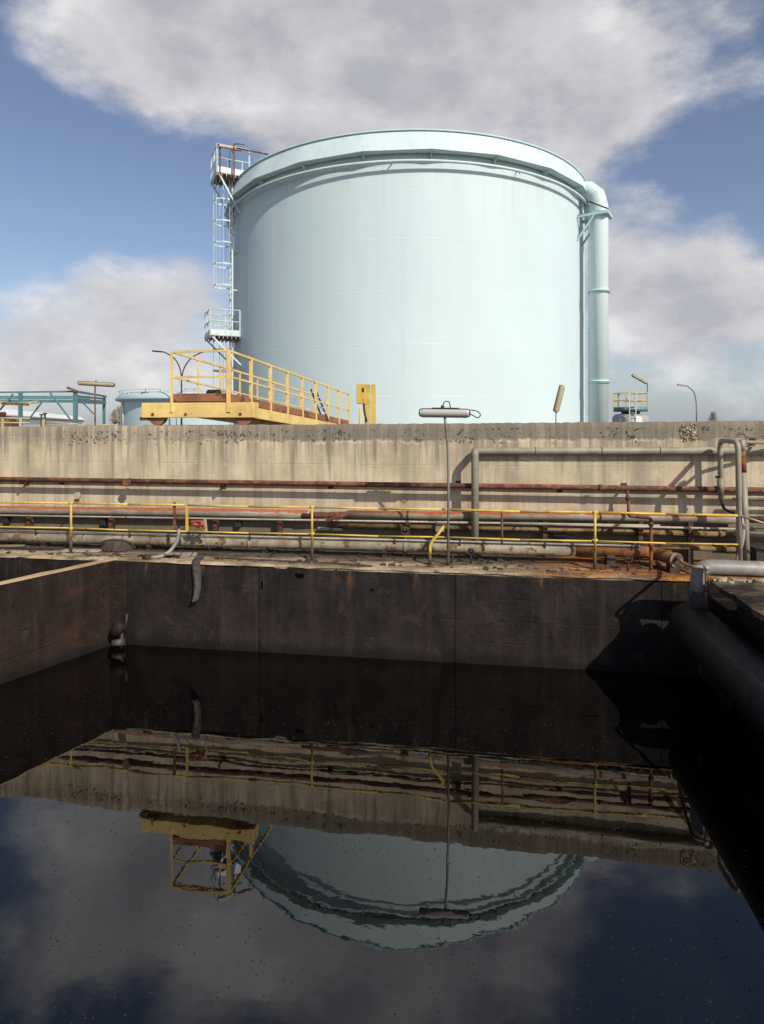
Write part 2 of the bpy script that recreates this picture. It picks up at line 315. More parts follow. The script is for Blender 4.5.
# ------------------------------------------------------------------ mesh helpers
class MB:
    def __init__(s): s.v = []; s.f = []; s.sm = []
    def add(s, vs, fs, smooth=False):
        k = len(s.v); s.v += [Vector(p) for p in vs]; s.f += [tuple(i + k for i in f) for f in fs]; s.sm += [smooth] * len(fs); return s
    def box(s, lo, hi, mat=None):
        (a, b, c), (d, e, f) = lo, hi
        vs = [(a, b, c), (d, b, c), (d, e, c), (a, e, c), (a, b, f), (d, b, f), (d, e, f), (a, e, f)]
        if mat: vs = [mat @ Vector(p) for p in vs]
        return s.add(vs, [(3, 2, 1, 0), (4, 5, 6, 7), (0, 1, 5, 4), (1, 2, 6, 5), (2, 3, 7, 6), (3, 0, 4, 7)])
    def hexa(s, p):   # 8 points, bottom ring then top ring (counter-clockwise seen from above)
        return s.add(p, [(3, 2, 1, 0), (4, 5, 6, 7), (0, 1, 5, 4), (1, 2, 6, 5), (2, 3, 7, 6), (3, 0, 4, 7)])
    def beam(s, a, b, w, h, up=UP):
        a, b = Vector(a), Vector(b); d = (b - a).normalized()
        if abs(d.dot(up)) > .99: up = Vector((0, 1, 0))
        sd = d.cross(up).normalized() * w / 2; u = sd.cross(d).normalized() * h / 2
        return s.add([a - sd - u, a + sd - u, a + sd + u, a - sd + u, b - sd - u, b + sd - u, b + sd + u, b - sd + u],
                     [(3, 2, 1, 0), (4, 5, 6, 7), (0, 1, 5, 4), (1, 2, 6, 5), (2, 3, 7, 6), (3, 0, 4, 7)])
    def tube(s, pts, r, n=12, fillet=0., seg=6, cap=True):
        pts = [Vector(p) for p in pts]
        if fillet and len(pts) > 2:
            q = [pts[0]]
            for i in range(1, len(pts) - 1):
                p = pts[i]; a = (pts[i - 1] - p); b = (pts[i + 1] - p)
                k = min(fillet, a.length * .49, b.length * .49); a = p + a.normalized() * k; b = p + b.normalized() * k
                for j in range(seg + 1):
                    w = j / seg; q.append(a * (1 - w) ** 2 + p * 2 * w * (1 - w) + b * w * w)
            q.append(pts[-1]); pts = q
        rr = r if isinstance(r, (list, tuple)) else [r] * len(pts)
        d0 = (pts[1] - pts[0]).normalized(); ref = UP if abs(d0.z) < .95 else Vector((1, 0, 0))
        nrm = (ref - d0 * ref.dot(d0)).normalized(); vs = []
        for i, p in enumerate(pts):
            d = (pts[min(i + 1, len(pts) - 1)] - pts[max(i - 1, 0)]).normalized()
            nrm = (nrm - d * nrm.dot(d)).normalized(); bn = d.cross(nrm)
            for j in range(n):
                a = 2 * math.pi * j / n; vs.append(p + (nrm * math.cos(a) + bn * math.sin(a)) * rr[i])
        fs = [(i * n + j, i * n + (j + 1) % n, (i + 1) * n + (j + 1) % n, (i + 1) * n + j) for i in range(len(pts) - 1) for j in range(n)]
        s.add(vs, fs, True); k = len(s.v) - len(vs)
        if cap:
            s.f += [tuple(k + j for j in reversed(range(n))), tuple(k + (len(pts) - 1) * n + j for j in range(n))]; s.sm += [False, False]
        return s
    def lathe(s, prof, c=(0, 0, 0), n=32, a0=0., a1=2 * math.pi, smooth=True):
        c = Vector(c); full = abs(a1 - a0 - 2 * math.pi) < 1e-6; m = n if full else n + 1; vs = []
        for r, z in prof:
            for j in range(m):
                a = a0 + (a1 - a0) * j / n; vs.append(c + Vector((r * math.cos(a), r * math.sin(a), z)))
        fs = [(i * m + j, i * m + (j + 1) % m, (i + 1) * m + (j + 1) % m, (i + 1) * m + j) for i in range(len(prof) - 1) for j in range(n)]
        return s.add(vs, fs, smooth)
    def build(s, name, mat, parent=None, bevel=0., xf=None):
        me = bpy.data.meshes.new(name)
        vs = [xf @ p for p in s.v] if xf else s.v
        me.from_pydata([tuple(p) for p in vs], [], s.f); me.polygons.foreach_set('use_smooth', s.sm); me.update()
        me.materials.append(M[mat] if isinstance(mat, str) else mat)
        o = bpy.data.objects.new(name, me); COL.objects.link(o)
        if parent: o.parent = parent; o.matrix_parent_inverse = parent.matrix_basis.inverted()
        if bevel:
            b = o.modifiers.new('bevel', 'BEVEL'); b.width = bevel; b.segments = 2; b.limit_method = 'ANGLE'
        return o
def tag(o, label=None, cat=None, group=None, kind=None):
    if label: o['label'] = label
    if cat: o['category'] = cat
    if group: o['group'] = group
    if kind: o['kind'] = kind
    return o
def empty(name, loc, label, cat, group=None):
    o = bpy.data.objects.new(name, None); COL.objects.link(o); o.location = loc; o.empty_display_size = .2
    return tag(o, label, cat, group)

# ------------------------------------------------------------------ setting: liquid, ground, ledge
LZ, GZ = 1.58, 3.2                       # ledge level, yard level behind the basin wall
Y1, Y2 = 10.72, 12.2                     # faces of the pit wall and of the basin wall
bm = MB(); bm.add([(-26, .9, 0), (16, .9, 0), (16, Y1 + .1, 0), (-26, Y1 + .1, 0)], [(0, 1, 2, 3)])
tag(bm.build('water', 'oily_liquid'), kind='structure')
g = MB()   # one sheet: near yard, both sides of the pit, step behind the basin wall, far yard to the horizon
FAR = 3000
g.add([(-26, 1, 1.5), (-FAR, 1, 1.5), (-FAR, -FAR, 1.5), (FAR, -FAR, 1.5), (FAR, 1, 1.5), (16, 1, 1.5), (16, Y1 + .5, 1.5), (FAR, Y1 + .5, 1.5),
       (-26, Y1 + .5, 1.5), (-FAR, Y1 + .5, 1.5), (-FAR, Y2 + .3, 1.5), (FAR, Y2 + .3, 1.5), (-FAR, Y2 + .3, GZ), (FAR, Y2 + .3, GZ), (-FAR, FAR, GZ), (FAR, FAR, GZ),
       (-26, 1, -.6), (16, 1, -.6), (16, Y1 + .5, -.6), (-26, Y1 + .5, -.6)],
      [(2, 3, 4, 5, 0, 1), (5, 4, 7, 6), (1, 0, 8, 9), (9, 8, 6, 7, 11, 10), (10, 11, 13, 12), (12, 13, 15, 14), (0, 5, 17, 16), (5, 6, 18, 17), (8, 0, 16, 19), (16, 17, 18, 19)])
tag(g.build('ground', 'yard_ground'), kind='structure')
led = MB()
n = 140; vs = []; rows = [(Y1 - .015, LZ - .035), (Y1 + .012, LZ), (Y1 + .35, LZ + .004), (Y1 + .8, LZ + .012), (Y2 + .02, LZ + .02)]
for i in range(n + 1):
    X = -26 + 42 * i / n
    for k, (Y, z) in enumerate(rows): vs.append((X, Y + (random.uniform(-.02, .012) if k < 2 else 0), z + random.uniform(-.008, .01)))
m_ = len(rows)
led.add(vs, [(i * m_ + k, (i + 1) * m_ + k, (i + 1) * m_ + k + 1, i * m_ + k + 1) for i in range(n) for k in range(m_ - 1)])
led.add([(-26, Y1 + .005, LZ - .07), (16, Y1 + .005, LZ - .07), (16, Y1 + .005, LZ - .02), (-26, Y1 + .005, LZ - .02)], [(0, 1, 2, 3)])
tag(led.build('walkway', 'ledge_dirt_shade'), kind='structure')

# pit wall (tarred), cast in bays
root = empty('pit_wall', (0, Y1 + .2, -.5), 'tar-blackened concrete pit wall rising from the black liquid under the walkway', 'wall')
xs = [-26, -20, -14.5, -9.6, -6.62] + [atY(q, 620, Y1).x for q in (259, 455)] + [3.05, 7, 16]
for a, b in zip(xs, xs[1:]):
    p = MB(); nx = max(2, int((b - a) / .12)); nz = 16; vs = []
    for i in range(nx + 1):
        for k in range(nz + 1):
            X = a + .006 + (b - a - .012) * i / nx; z = -.5 + (LZ - .02 + .5) * k / nz
            edge = i in (0, nx)
            vs.append((X, Y1 + random.uniform(-.004, .004) + (.004 if edge else 0) + (.010 * math.sin(z * 5.2 + X * .3) if not edge else 0), z))
    p.add(vs, [(i * (nz + 1) + k, (i + 1) * (nz + 1) + k, (i + 1) * (nz + 1) + k + 1, i * (nz + 1) + k + 1) for i in range(nx) for k in range(nz)], True)
    p.box((a + .004, Y1 + .03, -.5), (b - .004, Y1 + .4, LZ - .05))
    p.build('wall_bay', 'tar_wall', root)
# spalled holes, the dark of their depth painted as black patches
for (px, py, w, h) in ((299, 576, .16, .13), (150, 572, .15, .08), (262, 585, .05, .16), (372, 590, .06, .07)):
    c = atY(px, py, Y1); q = MB(); N_ = 11; ring = []
    for j in range(N_):
        a = 2 * math.pi * j / N_; k = random.uniform(.55, 1.1); ring.append((c.x + math.cos(a) * w / 2 * k, Y1 - .012, c.z + math.sin(a) * h / 2 * k))
    ring2 = [(c.x + (x - c.x) * 1.35, Y1 + .012, c.z + (z - c.z) * 1.35) for x, y, z in ring]
    deep = [(c.x + (x - c.x) * .7, Y1 - .004, c.z + (z - c.z) * .7) for x, y, z in ring]
    q.add(ring2 + ring + deep, [(j, (j + 1) % N_, N_ + (j + 1) % N_, N_ + j) for j in range(N_)] + [(N_ + j, N_ + (j + 1) % N_, 2 * N_ + (j + 1) % N_, 2 * N_ + j) for j in range(N_)] + [tuple(2 * N_ + j for j in range(N_))])
    q.build('spall', 'hole_shade', root)

# partition wall on the left, with its sunlit coping
A, B = Vector((-6.60, Y1 + .03, 0)), Vector((-7.40, 8.72, 0)); dr = (B - A).normalized(); E = A + dr * 10.5
nrm = Vector((-dr.y, dr.x, 0))
if nrm.x > 0: nrm = -nrm
root = empty('partition_wall', (A + dr * 3), 'dark brown partition wall with a sunlit tan top edge, left of the pit', 'wall')
p = MB(); th = nrm * .08
nl, nz = 70, 14; vs = []
for i in range(nl + 1):
    for k in range(nz + 1):
        q = A + (E - A) * (i / nl) + nrm * random.uniform(-.003, .005); vs.append((q.x, q.y, -.5 + 2.075 * k / nz))
p.add(vs, [(i * (nz + 1) + k, (i + 1) * (nz + 1) + k, (i + 1) * (nz + 1) + k + 1, i * (nz + 1) + k + 1) for i in range(nl) for k in range(nz)], True)
a2, e2 = A + th, E + th; a1, e1 = A + nrm * .01, E + nrm * .01
p.hexa([a1 + UP * -.5, a2 + UP * -.5, e2 + UP * -.5, e1 + UP * -.5, a1 + UP * 1.57, a2 + UP * 1.57, e2 + UP * 1.57, e1 + UP * 1.57])
p.build('wall_body', 'tar_partition', root)
p = MB(); c0 = A - nrm * .012 + dr * -.02; 
pts_in = [A - nrm * (.014 + random.uniform(-.006, .006)) + (E - A) * (i / 30) for i in range(31)]
pts_out = [A + nrm * (.085 + random.uniform(-.008, .008)) + (E - A) * (i / 30) for i in range(31)]
vs = []
for a, b in zip(pts_in, pts_out):
    j = random.uniform(-.006, .006)
    vs += [a + UP * 1.565, a + UP * (1.595 + j), b + UP * (1.60 + j), b + UP * 1.565]
p.add(vs, [(i * 4 + k, (i + 1) * 4 + k, (i + 1) * 4 + k + 1, i * 4 + k + 1) for i in range(30) for k in range(3)])
p.build('coping', 'partition_top', root)
p = MB(); p.box((-6.64, Y1 - .09, -.5), (-6.36, Y1 - .002, 1.56)); p.build('corner_pilaster', 'tar_partition', root, .015)

# block on the right of the pit
root = empty('side_wall', (4.9, 5, -.5), 'thick black-sided concrete wall with a dirty top, right of the pit', 'wall')
p = MB(); p.box((3.74, .95, -.55), (6.3, 9.58, 1.78)); p.build('wall_body', 'black_pipe', root, .03)
p = MB(); p.box((3.64, 9.57, -.5), (6.25, Y1 - .004, 1.42)); p.build('added_shade_block', 'black_pipe', root, .02)  # black box added to darken the gap beyond the wall end
p = MB(); nx, ny = 24, 60; vs = []
for i in range(nx + 1):
    for k in range(ny + 1):
        e = i in (0, nx) or k in (0, ny)
        vs.append((3.40 + 2.92 * i / nx + (random.uniform(-.02, .01) if e else 0), .94 + 8.70 * k / ny, 1.85 + random.uniform(-.012, .014) - (.02 if e else 0)))
p.add(vs, [(i * (ny + 1) + k, (i + 1) * (ny + 1) + k, (i + 1) * (ny + 1) + k + 1, i * (ny + 1) + k + 1) for i in range(nx) for k in range(ny)])
p.box((3.405, .945, 1.75), (6.31, 9.63, 1.825)); p.build('top_slab', 'block_top', root)
p = MB(); prev = None
for i in range(70):
    X = 3.44 + random.random() * 2.7; r_ = random.uniform(.015, .05); c_ = Vector((X, 9.58 - random.random() ** 2 * .25, 1.85)); q = []
    for k in range(8): q.append(c_ + Vector(((1 if k in (1, 2, 5, 6) else -1) * r_ * random.uniform(.6, 1.5), (1 if k in (2, 3, 6, 7) else -1) * r_ * random.uniform(.5, 1), -.01 if k < 4 else r_ * random.uniform(.3, 1.0))))
    p.hexa(q)
p.build('crumbling_edge', 'pale_pipe', root)

# basin wall (tall sunlit concrete), cast in bays with open joints
root = empty('concrete_wall', (0, Y2 + .2, LZ), 'tall streaked tan concrete basin wall with dark lichen spots below its top', 'wall')
J = [atY(101, 470, Y2).x, atY(330, 470, Y2).x, atY(627, 470, Y2).x]; st = (J[2] - J[0]) / 2
xs = [J[0] - st * k for k in range(12, 0, -1)] + J + [J[2] + st * k for k in range(1, 12)]
for a, b in zip(xs, xs[1:]):
    vis = a > -20 and b < 16
    nx = 90 if vis else 2; nz = 40 if vis else 2; p = MB(); vs = []
    for i in range(nx + 1):
        X = a + .003 + (b - a - .006) * i / nx
        tz = min(4.3, max(3.9, wall_top(X))) + (random.uniform(-.010, .008) if vis else 0)
        for k in range(nz + 1):
            z = LZ - .1 + (tz - LZ + .1) * k / nz; e = i in (0, nx)
            vs.append((X, Y2 + (.0 if e else random.uniform(-.0025, .0025)) + (.014 if k == nz else 0), z))
        vs.append((X, Y2 + .40, tz - .004)); vs.append((X, Y2 + .40, LZ - .1))
    w = nz + 3
    p.add(vs, [(i * w + k, (i + 1) * w + k, (i + 1) * w + k + 1, i * w + k + 1) for i in range(nx) for k in range(nz)], True)
    tops = [q for i in range(nx + 1) for q in (vs[i * w + nz], vs[i * w + nz + 1], vs[i * w + nz + 2])]
    p.add(tops, [(i * 3 + k, (i + 1) * 3 + k, (i + 1) * 3 + k + 1, i * 3 + k + 1) for i in range(nx) for k in range(2)])
    p.add(vs[:w], [tuple(reversed(range(w)))]); p.add(vs[nx * w:], [tuple(range(w))])
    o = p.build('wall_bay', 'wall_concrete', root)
# broken patch showing aggregate
for (cx, w) in ((684.5, .16), (692.5, .17)):
    c = atY(cx, 432, Y2); p = MB(); N_ = 16; ring = []
    for j in range(N_):
        a = 2 * math.pi * j / N_; k = random.uniform(.8, 1.12); ring.append((c.x + math.cos(a) * w / 2 * k, Y2 - .012, c.z + math.sin(a) * .17 * k))
    ctr = [(c.x + random.uniform(-.3, .3) * w, Y2 - .026, c.z + random.uniform(-.08, .08)) for _ in range(1)]
    back = [(c.x + (x - c.x) * 1.1, Y2 + .01, c.z + (z - c.z) * 1.1) for x, y, z in ring]
    p.add(ring + ctr + back, [(j, (j + 1) % N_, N_) for j in range(N_)] + [(N_ + 1 + j, N_ + 1 + (j + 1) % N_, (j + 1) % N_, j) for j in range(N_)])
    p.build('exposed_patch', 'exposed_aggregate', root)

# ------------------------------------------------------------------ pipes along the ledge
def pipe_thing(name, pts, r, mat, label, cat='pipe', fillet=0., n=14, joints=(), jr=1.25, jl=.05, jmat=None, body='pipe_body', group=None):
    base = Vector(pts[0]); root = empty(name, base, label, cat, group)
    MB().tube(pts, r, n, fillet).build(body, mat, root)
    for (p, d) in joints:
        d = Vector(d).normalized(); MB().tube([Vector(p) - d * jl / 2, Vector(p) + d * jl / 2], r * jr, n).build('joint_collar', jmat or mat, root)
    return root
def lerp(a, b, t): return a + (b - a) * t
EXT = -16.0
def level(x0, y0, x1, y1, Y, left=None, right=None):
    """two pixels at plane Y, extended to world X left / right"""
    a, b = atY(x0, y0, Y), atY(x1, y1, Y); d = (b - a)
    if left is not None: a = a + d * ((left - a.x) / d.x)
    if right is not None: b = b + d * ((right - b.x) / d.x)
    return a, b
def bracket(root, p, mat, toY=Y2 + .03, drop=.0, w=.035):
    m = MB(); m.beam((p.x, p.y, p.z - drop), (p.x, toY, p.z - drop), w, w)
    if drop: m.beam((p.x, p.y, p.z), (p.x, p.y, p.z - drop - w / 2), w, w)
    m.box((p.x - .05, Y2 - .012, p.z - drop - .07), (p.x + .05, Y2 + .02, p.z - drop + .07)); m.build('bracket', mat, root)
# thin rusty pipe on the wall
a, b = level(0, 479, 764, 490, 11.95, EXT, 11)
root = pipe_thing('wall_pipe', [a, b], .048, 'rust', 'long thin rust-brown pipe held off the tan concrete wall by brackets',
                  joints=[(atY(129, 480.9, 11.95), (1, 0, 0)), (atY(600, 487.6, 11.95), (1, 0, 0)), (atY(716, 489.3, 11.95), (1, 0, 0))])
for px in (-150, 19, 219, 458, 627):
    q = a + (b - a) * ((atY(px, 484, 11.95).x - a.x) / (b.x - a.x)); bracket(root, q, 'dark_rust', drop=.09 if px in (19, 219) else .0)
q = atY(129, 481, 11.93); MB().tube([q + Vector((0, -.06, -.03)), q + Vector((0, -.10, -.03))], .085, 14).build('clamp_disc', 'rust', root)
a, b = level(0, 480.6, 764, 491.8, 12.15, EXT, 11)
root = pipe_thing('wall_conduit', [a, b], .022, 'dark_rust', 'thin dark conduit tight against the wall behind the rust-brown pipe', 'conduit', n=10)
for px in (60, 330, 560): q = a + (b - a) * ((atY(px, 484, 12.13).x - a.x) / (b.x - a.x)); bracket(root, q, 'dark_rust', w=.02)
# grey pipe with elbow
Yg = 12.10; g0 = atY(472, 451, Yg); g1 = atY(764, 450.5, Yg); d = g1 - g0
g1 = g0 + d * ((9 - g0.x) / d.x); v0 = atY(475, 451.5, 11.80); v0.z = g0.z
base = Vector((v0.x, v0.y, LZ + .01))
root = empty('elbow_pipe', base, 'grey pipe rising from the walkway and turning right along the upper wall', 'pipe')
MB().tube([base, v0 + Vector((0, 0, 0)), Vector((v0.x, Yg, g0.z + .0)), Vector((g0.x + .45, Yg, g0.z)), g1], .070, 16, .075).build('pipe_body', 'grey_pipe', root)
for px in (536, 602, 660): q = atY(px, 451, Yg); q.z = g0.z + (q.x - g0.x) * (g1.z - g0.z) / (g1.x - g0.x); MB().tube([q - Vector((.012, 0, 0)), q + Vector((.012, 0, 0))], .078, 16).build('weld_ring', 'grey_pipe', root)
for px in (560, 700):
    q = atY(px, 451, Yg); q.z = g0.z + (q.x - g0.x) * (g1.z - g0.z) / (g1.x - g0.x); bracket(root, q, 'grey_pipe')
MB().tube([base, base + UP * .03], .13, 16).build('base_flange', 'dark_rust', root)
# large upper pipe with flaking rust on top
Ya = 12.02
pts = [level(0, 510, 200, 512.3, Ya, EXT)[0]] + [atY(x, y, Ya) for x, y in ((0, 510), (200, 512.5), (310, 514.5))]
root = pipe_thing('flaking_pipe', pts, .088, 'grey_flaky', 'large grey pipe with orange flaking crown, ending in a broken open mouth', n=18)
MB().tube([pts[-1] - Vector((.05, 0, 0)), pts[-1] + Vector((.004, 0, 0))], .094, 18).build('pipe_mouth', 'pale_pipe', root)
for px in (30, 112, 216, 280):
    q = atY(px, 510 + px * .0135, Ya); MB().box((q.x - .04, Ya - .06, LZ), (q.x + .04, Ya + .06, q.z - .07)).build('support_post', 'dark_rust', root)
pts = [atY(x, y, Ya) for x, y in ((303, 515.2), (349, 514.5))] + [atY(x, y, Ya) for x, y in ((420, 515.5), (560, 516.2), (700, 518.5), (738, 519.5))]
root = empty('mended_pipe', Vector((pts[3].x, Ya, LZ)), 'large grey pipe with orange flaking crown and a red-brown mended end', 'pipe')
MB().tube([pts[0] - Vector((0, .05, -.0)), pts[1] - Vector((0, .02, 0))], .062, 14).build('inner_sleeve', 'rust', root)
MB().tube(pts[1:], .084, 18).build('pipe_body', 'grey_flaky', root)
q = atY(350, 512.5, Ya - .05); q2 = atY(327, 521.5, Ya - .16); MB().tube([q, q2], .05, 12).build('branch_stub', 'rust', root)
for px in (408, 545, 640, 690):
    q = atY(px, 517, Ya); MB().box((q.x - .04, Ya - .06, LZ), (q.x + .04, Ya + .06, q.z - .07)).build('support_post', 'dark_rust', root)
for px in (408, 600): q = atY(px, 515.3 + (px - 408) * .008, Ya); MB().tube([q - Vector((.02, 0, 0)), q + Vector((.02, 0, 0))], .092, 18).build('clamp_band', 'dark_rust', root)
# thin pale conduits
for (x0, y0, x1, y1, Y, r, le, ri, mat, lab, posts) in (
        (0, 515.3, 660, 525.6, 11.86, .019, EXT, None, 'pale_pipe', 'thin pale conduit just under the large flaking pipe', (60, 180, 330, 470, 610)),
        (500, 523.5, 735, 529, 11.80, .02, None, None, 'pale_pipe', 'short thin pale conduit between the ochre pipe and the large grey pipe', (520, 620, 700)),
        (0, 530.2, 640, 546.0, 11.47, .018, EXT, None, 'galvanised', 'thin grey conduit clipped along the top of the lowest pipe', (36, 130, 250, 395, 460, 545, 632))):
    a, b = level(x0, y0, x1, y1, Y, le, ri)
    root = pipe_thing('conduit', [a, b], r, mat, lab, 'conduit', n=8)
    for px in posts:
        q = atY(px, 0, Y); f = (q.x - a.x) / (b.x - a.x); z = a.z + (b.z - a.z) * f
        if Y < 11.6: MB().box((q.x - .012, Y - .022, z - .07), (q.x + .012, Y + .03, z + .022)).build('clip', 'dark_steel', root)
        else: MB().box((q.x - .012, Y - .022, z - .024), (q.x + .012, Y2 + .01, z + .0)).build('clip', 'dark_rust', root)
# ochre pipe
a, b = level(330, 525.2, 736, 534.5, 12.08, None, None)
root = pipe_thing('ochre_pipe', [a, b], .05, 'ochre_pipe', 'ochre stained pipe running low along the wall behind the conduits', joints=[(atY(720, 534, 12.08), (1, 0, 0))], jr=1.3)
for px in (360, 480, 560, 640, 715): q = atY(px, 526 + (px - 330) * .0229, 12.08); bracket(root, q, 'dark_rust'); 
# lower large pipe in two lengths
Yb = 11.56
pts = [level(0, 536, 200, 541, Yb, EXT)[0]] + [atY(x, y, Yb) for x, y in ((0, 536.5), (200, 541.4), (420, 546.3), (575, 550.3))]
root = pipe_thing('lowest_pipe', pts, .105, 'lower_pipe', 'fat weathered grey-beige pipe lying lowest along the walkway', n=18,
                  joints=[(atY(405, 546, Yb), (1, 0, 0)), (atY(250, 542.6, Yb), (1, 0, 0))], jr=1.06, jl=.06)
for px in (45, 150, 265, 385, 500): q = atY(px, 540, Yb); MB().box((q.x - .045, Yb - .07, LZ - .01), (q.x + .045, Yb + .12, LZ + .2)).build('sleeper', 'dark_wood', root)
pts2 = [pts[-1], atY(640, 551.5, Yb), atY(656, 552.8, Yb - .02), atY(676, 560, Yb - .5)]
root = empty('rusted_pipe', Vector((pts2[1].x, Yb, LZ)), 'orange rusted length of fat pipe ending in a ragged flange', 'pipe')
MB().tube(pts2, .108, 18, .18).build('pipe_body', 'orange_rust', root)
dd = (pts2[3] - pts2[2]).normalized(); MB().tube([pts2[3] - dd * .02, pts2[3] + dd * .02], .125, 18).build('end_flange', 'lower_pipe', root)
MB().tube([pts2[3] + dd * .015, pts2[3] + dd * .024], .09, 18).build('pipe_bore', 'dark_rust', root)
q = atY(610, 550, Yb); MB().box((q.x - .07, Yb - .1, LZ - .01), (q.x + .07, Yb + .1, LZ + .2)).build('sleeper', 'dark_wood', root)
MB().box((pts2[3].x - .1, pts2[3].y - .02, LZ - .01), (pts2[3].x + .06, pts2[3].y + .2, pts2[3].z - .08)).build('sleeper', 'dark_wood', root)
# rusty drop pipe
Yd = 11.25
pts = [atY(627, 490, 11.95), atY(628.5, 503, 11.9), atY(629, 515.5, 11.85), atY(630, 516, Yd), atY(651, 518, Yd), atY(651, 558, Yd), Vector((atY(651, 560, Yd).x, Yd, LZ))]
pipe_thing('drop_pipe', pts, .03, 'rust', 'crooked thin rusty drop pipe leaving the wall pipe beside the yellow rail', fillet=.05,
           joints=[(atY(627.8, 498, 11.92), (0, 0, 1)), (atY(651, 524, Yd), (0, 0, 1)), (atY(651, 545, Yd), (0, 0, 1))], jr=1.5)
p0 = atZ(656, 562, LZ + .12); p1 = atZ(664, 570, LZ + .02)
pipe_thing('pipe_offcut', [p1, p0], .03, 'rust', 'short rusty pipe offcut lying slanted near the pit edge', n=10)
# small valves and fittings on the ledge
def valve(px, py, Y, s, lab, mat):
    c = atY(px, py, Y); root = empty('valve', Vector((c.x, Y, LZ)), lab, 'valve')
    MB().tube([(c.x, Y, LZ), (c.x, Y, c.z)], .022 * s, 10).build('stem', mat, root)
    MB().lathe([(.0, -.05 * s), (.05 * s, -.04 * s), (.06 * s, 0), (.05 * s, .04 * s), (0, .05 * s)], (c.x, Y, c.z), 12).build('valve_body', mat, root)
    w = MB(); ring = [(c.x + .07 * s * math.cos(t), Y - .06 * s, c.z + .07 * s * math.sin(t)) for t in [2 * math.pi * i / 14 for i in range(15)]]
    w.tube(ring, .012 * s, 6, cap=False); w.beam((c.x - .07 * s, Y - .06 * s, c.z), (c.x + .07 * s, Y - .06 * s, c.z), .014 * s, .014 * s); w.tube([(c.x, Y, c.z), (c.x, Y - .07 * s, c.z)], .012 * s, 6)
    w.build('handwheel', mat, root); return root
valve(405, 530, 11.62, 1.0, 'small brass-brown valve under the mended pipe beside a clamp', 'ochre_pipe')
valve(628, 558, 11.15, .9, 'small dark rusty valve on the rust-stained walkway by the drop pipe', 'dark_rust')
valve(471, 551, 11.25, .8, 'small dark valve at the foot of the grey elbow pipe', 'dark_steel')
for k, (px, py, Y, w, h, mt, lb) in enumerate(((6, 519, 12.12, .11, .22, 'dark_steel', 'dark steel bracket bolted low on the wall by the left joint'), (103, 521, 12.12, .10, .26, 'dark_steel', 'dark steel bracket below the open wall joint'),
        (238, 523, 12.12, .12, .16, 'dark_steel', 'dark steel bracket below the wall right of the red tape'), (560, 534, 12.10, .26, .14, 'black_rubber', 'black junction box low on the wall behind the rail post'),
        (330, 529, 12.1, .5, .05, 'pale_pipe', 'pale angle bar on the wall under the broken pipe mouth'), (500, 531, 12.1, .3, .1, 'dark_rust', 'rusty plate on the wall behind the short brown rail post'), (440, 527, 11.95, .17, .17, 'grey_pipe', 'square grey fitting behind the bent yellow post'))):
    c = atY(px, py, Y); o = MB().box((c.x - w / 2, Y - .03, c.z - h / 2), (c.x + w / 2, Y2 + .01, c.z + h / 2)).build('wall_fitting', mt, None, .006); tag(o, lb, 'fitting')
for pl, mt, r_, lb in (([(60, 541), (110, 543.5), (150, 546), (185, 549), (240, 551)], 'black_rubber', .02, 'black hose trailing under the lowest pipe past the dark lump'), ([(350, 556), (390, 557.5), (420, 559), (440, 563)], 'dark_rust', .012, 'thin rusty rod on the walkway left of the bent post'),
        ([(455, 562), (500, 560), (540, 564), (575, 563)], 'black_rubber', .014, 'thin black cable on the walkway right of the pole lamp'), ([(215, 558), (260, 560), (330, 563), (372, 566)], 'dark_wood', .018, 'long dark stick lying along the pit edge'),
        ([(655, 566), (676, 568), (690, 573)], 'dark_rust', .02, 'short rusty rod on the stained walkway corner')):
    pipe_thing('loose_line', [atZ(x, y, LZ + r_) for x, y in pl], r_, mt, lb, 'cable' if mt == 'black_rubber' else 'rod', .2, 7)
# broken float / disc on the rail post
c = atY(77, 495.5, 11.12); root = empty('disc_lamp', Vector((c.x, 11.1, c.z - .14)), 'small round beige disc on a short stem above the yellow rail post', 'lamp')
MB().tube([c + Vector((0, -.02, 0)), c + Vector((0, .03, 0))], .066, 16).build('disc', 'lamp_beige', root)
MB().tube([c + Vector((0, .0, -.05)), c + Vector((-.02, 0, -.17))], .014, 8).build('stem', 'dark_rust', root)
MB().box((c.x - .05, c.y - .02, c.z - .12), (c.x + .04, c.y + .02, c.z - .07)).build('clamp', 'dark_rust', root)

# ------------------------------------------------------------------ yellow guard rail
Yr = 11.1
root = empty('guard_rail', Vector((atY(312, 560, Yr).x, Yr, LZ)), 'yellow two-bar guard rail along the walkway above the pit', 'railing')
topL = [(-160, 499.5), (71, 503.2), (187, 505.0), (312, 507.2), (447, 509.4), (595, 512.3), (738, 515.6)]
midL = [(-160, 523.5), (71, 528), (187, 531.4), (312, 534), (447, 537.2), (595, 541), (738, 544.5)]
for nm, LL in (('top_rail', topL), ('mid_rail', midL)):
    pp = [atY(x, y, Yr) for x, y in LL]
    pp = [q_ for a, b in zip(pp, pp[1:]) for q_ in (a, a.lerp(b, .5) - UP * random.uniform(.0, .012) + Vector((0, random.uniform(-.008, .008), 0)))] + [pp[-1]]
    for i, (a, b) in enumerate(zip(pp, pp[1:])): MB().tube([a, b], .020 if nm == 'top_rail' else .0145, 10).build(nm, 'yellow_rail', root)
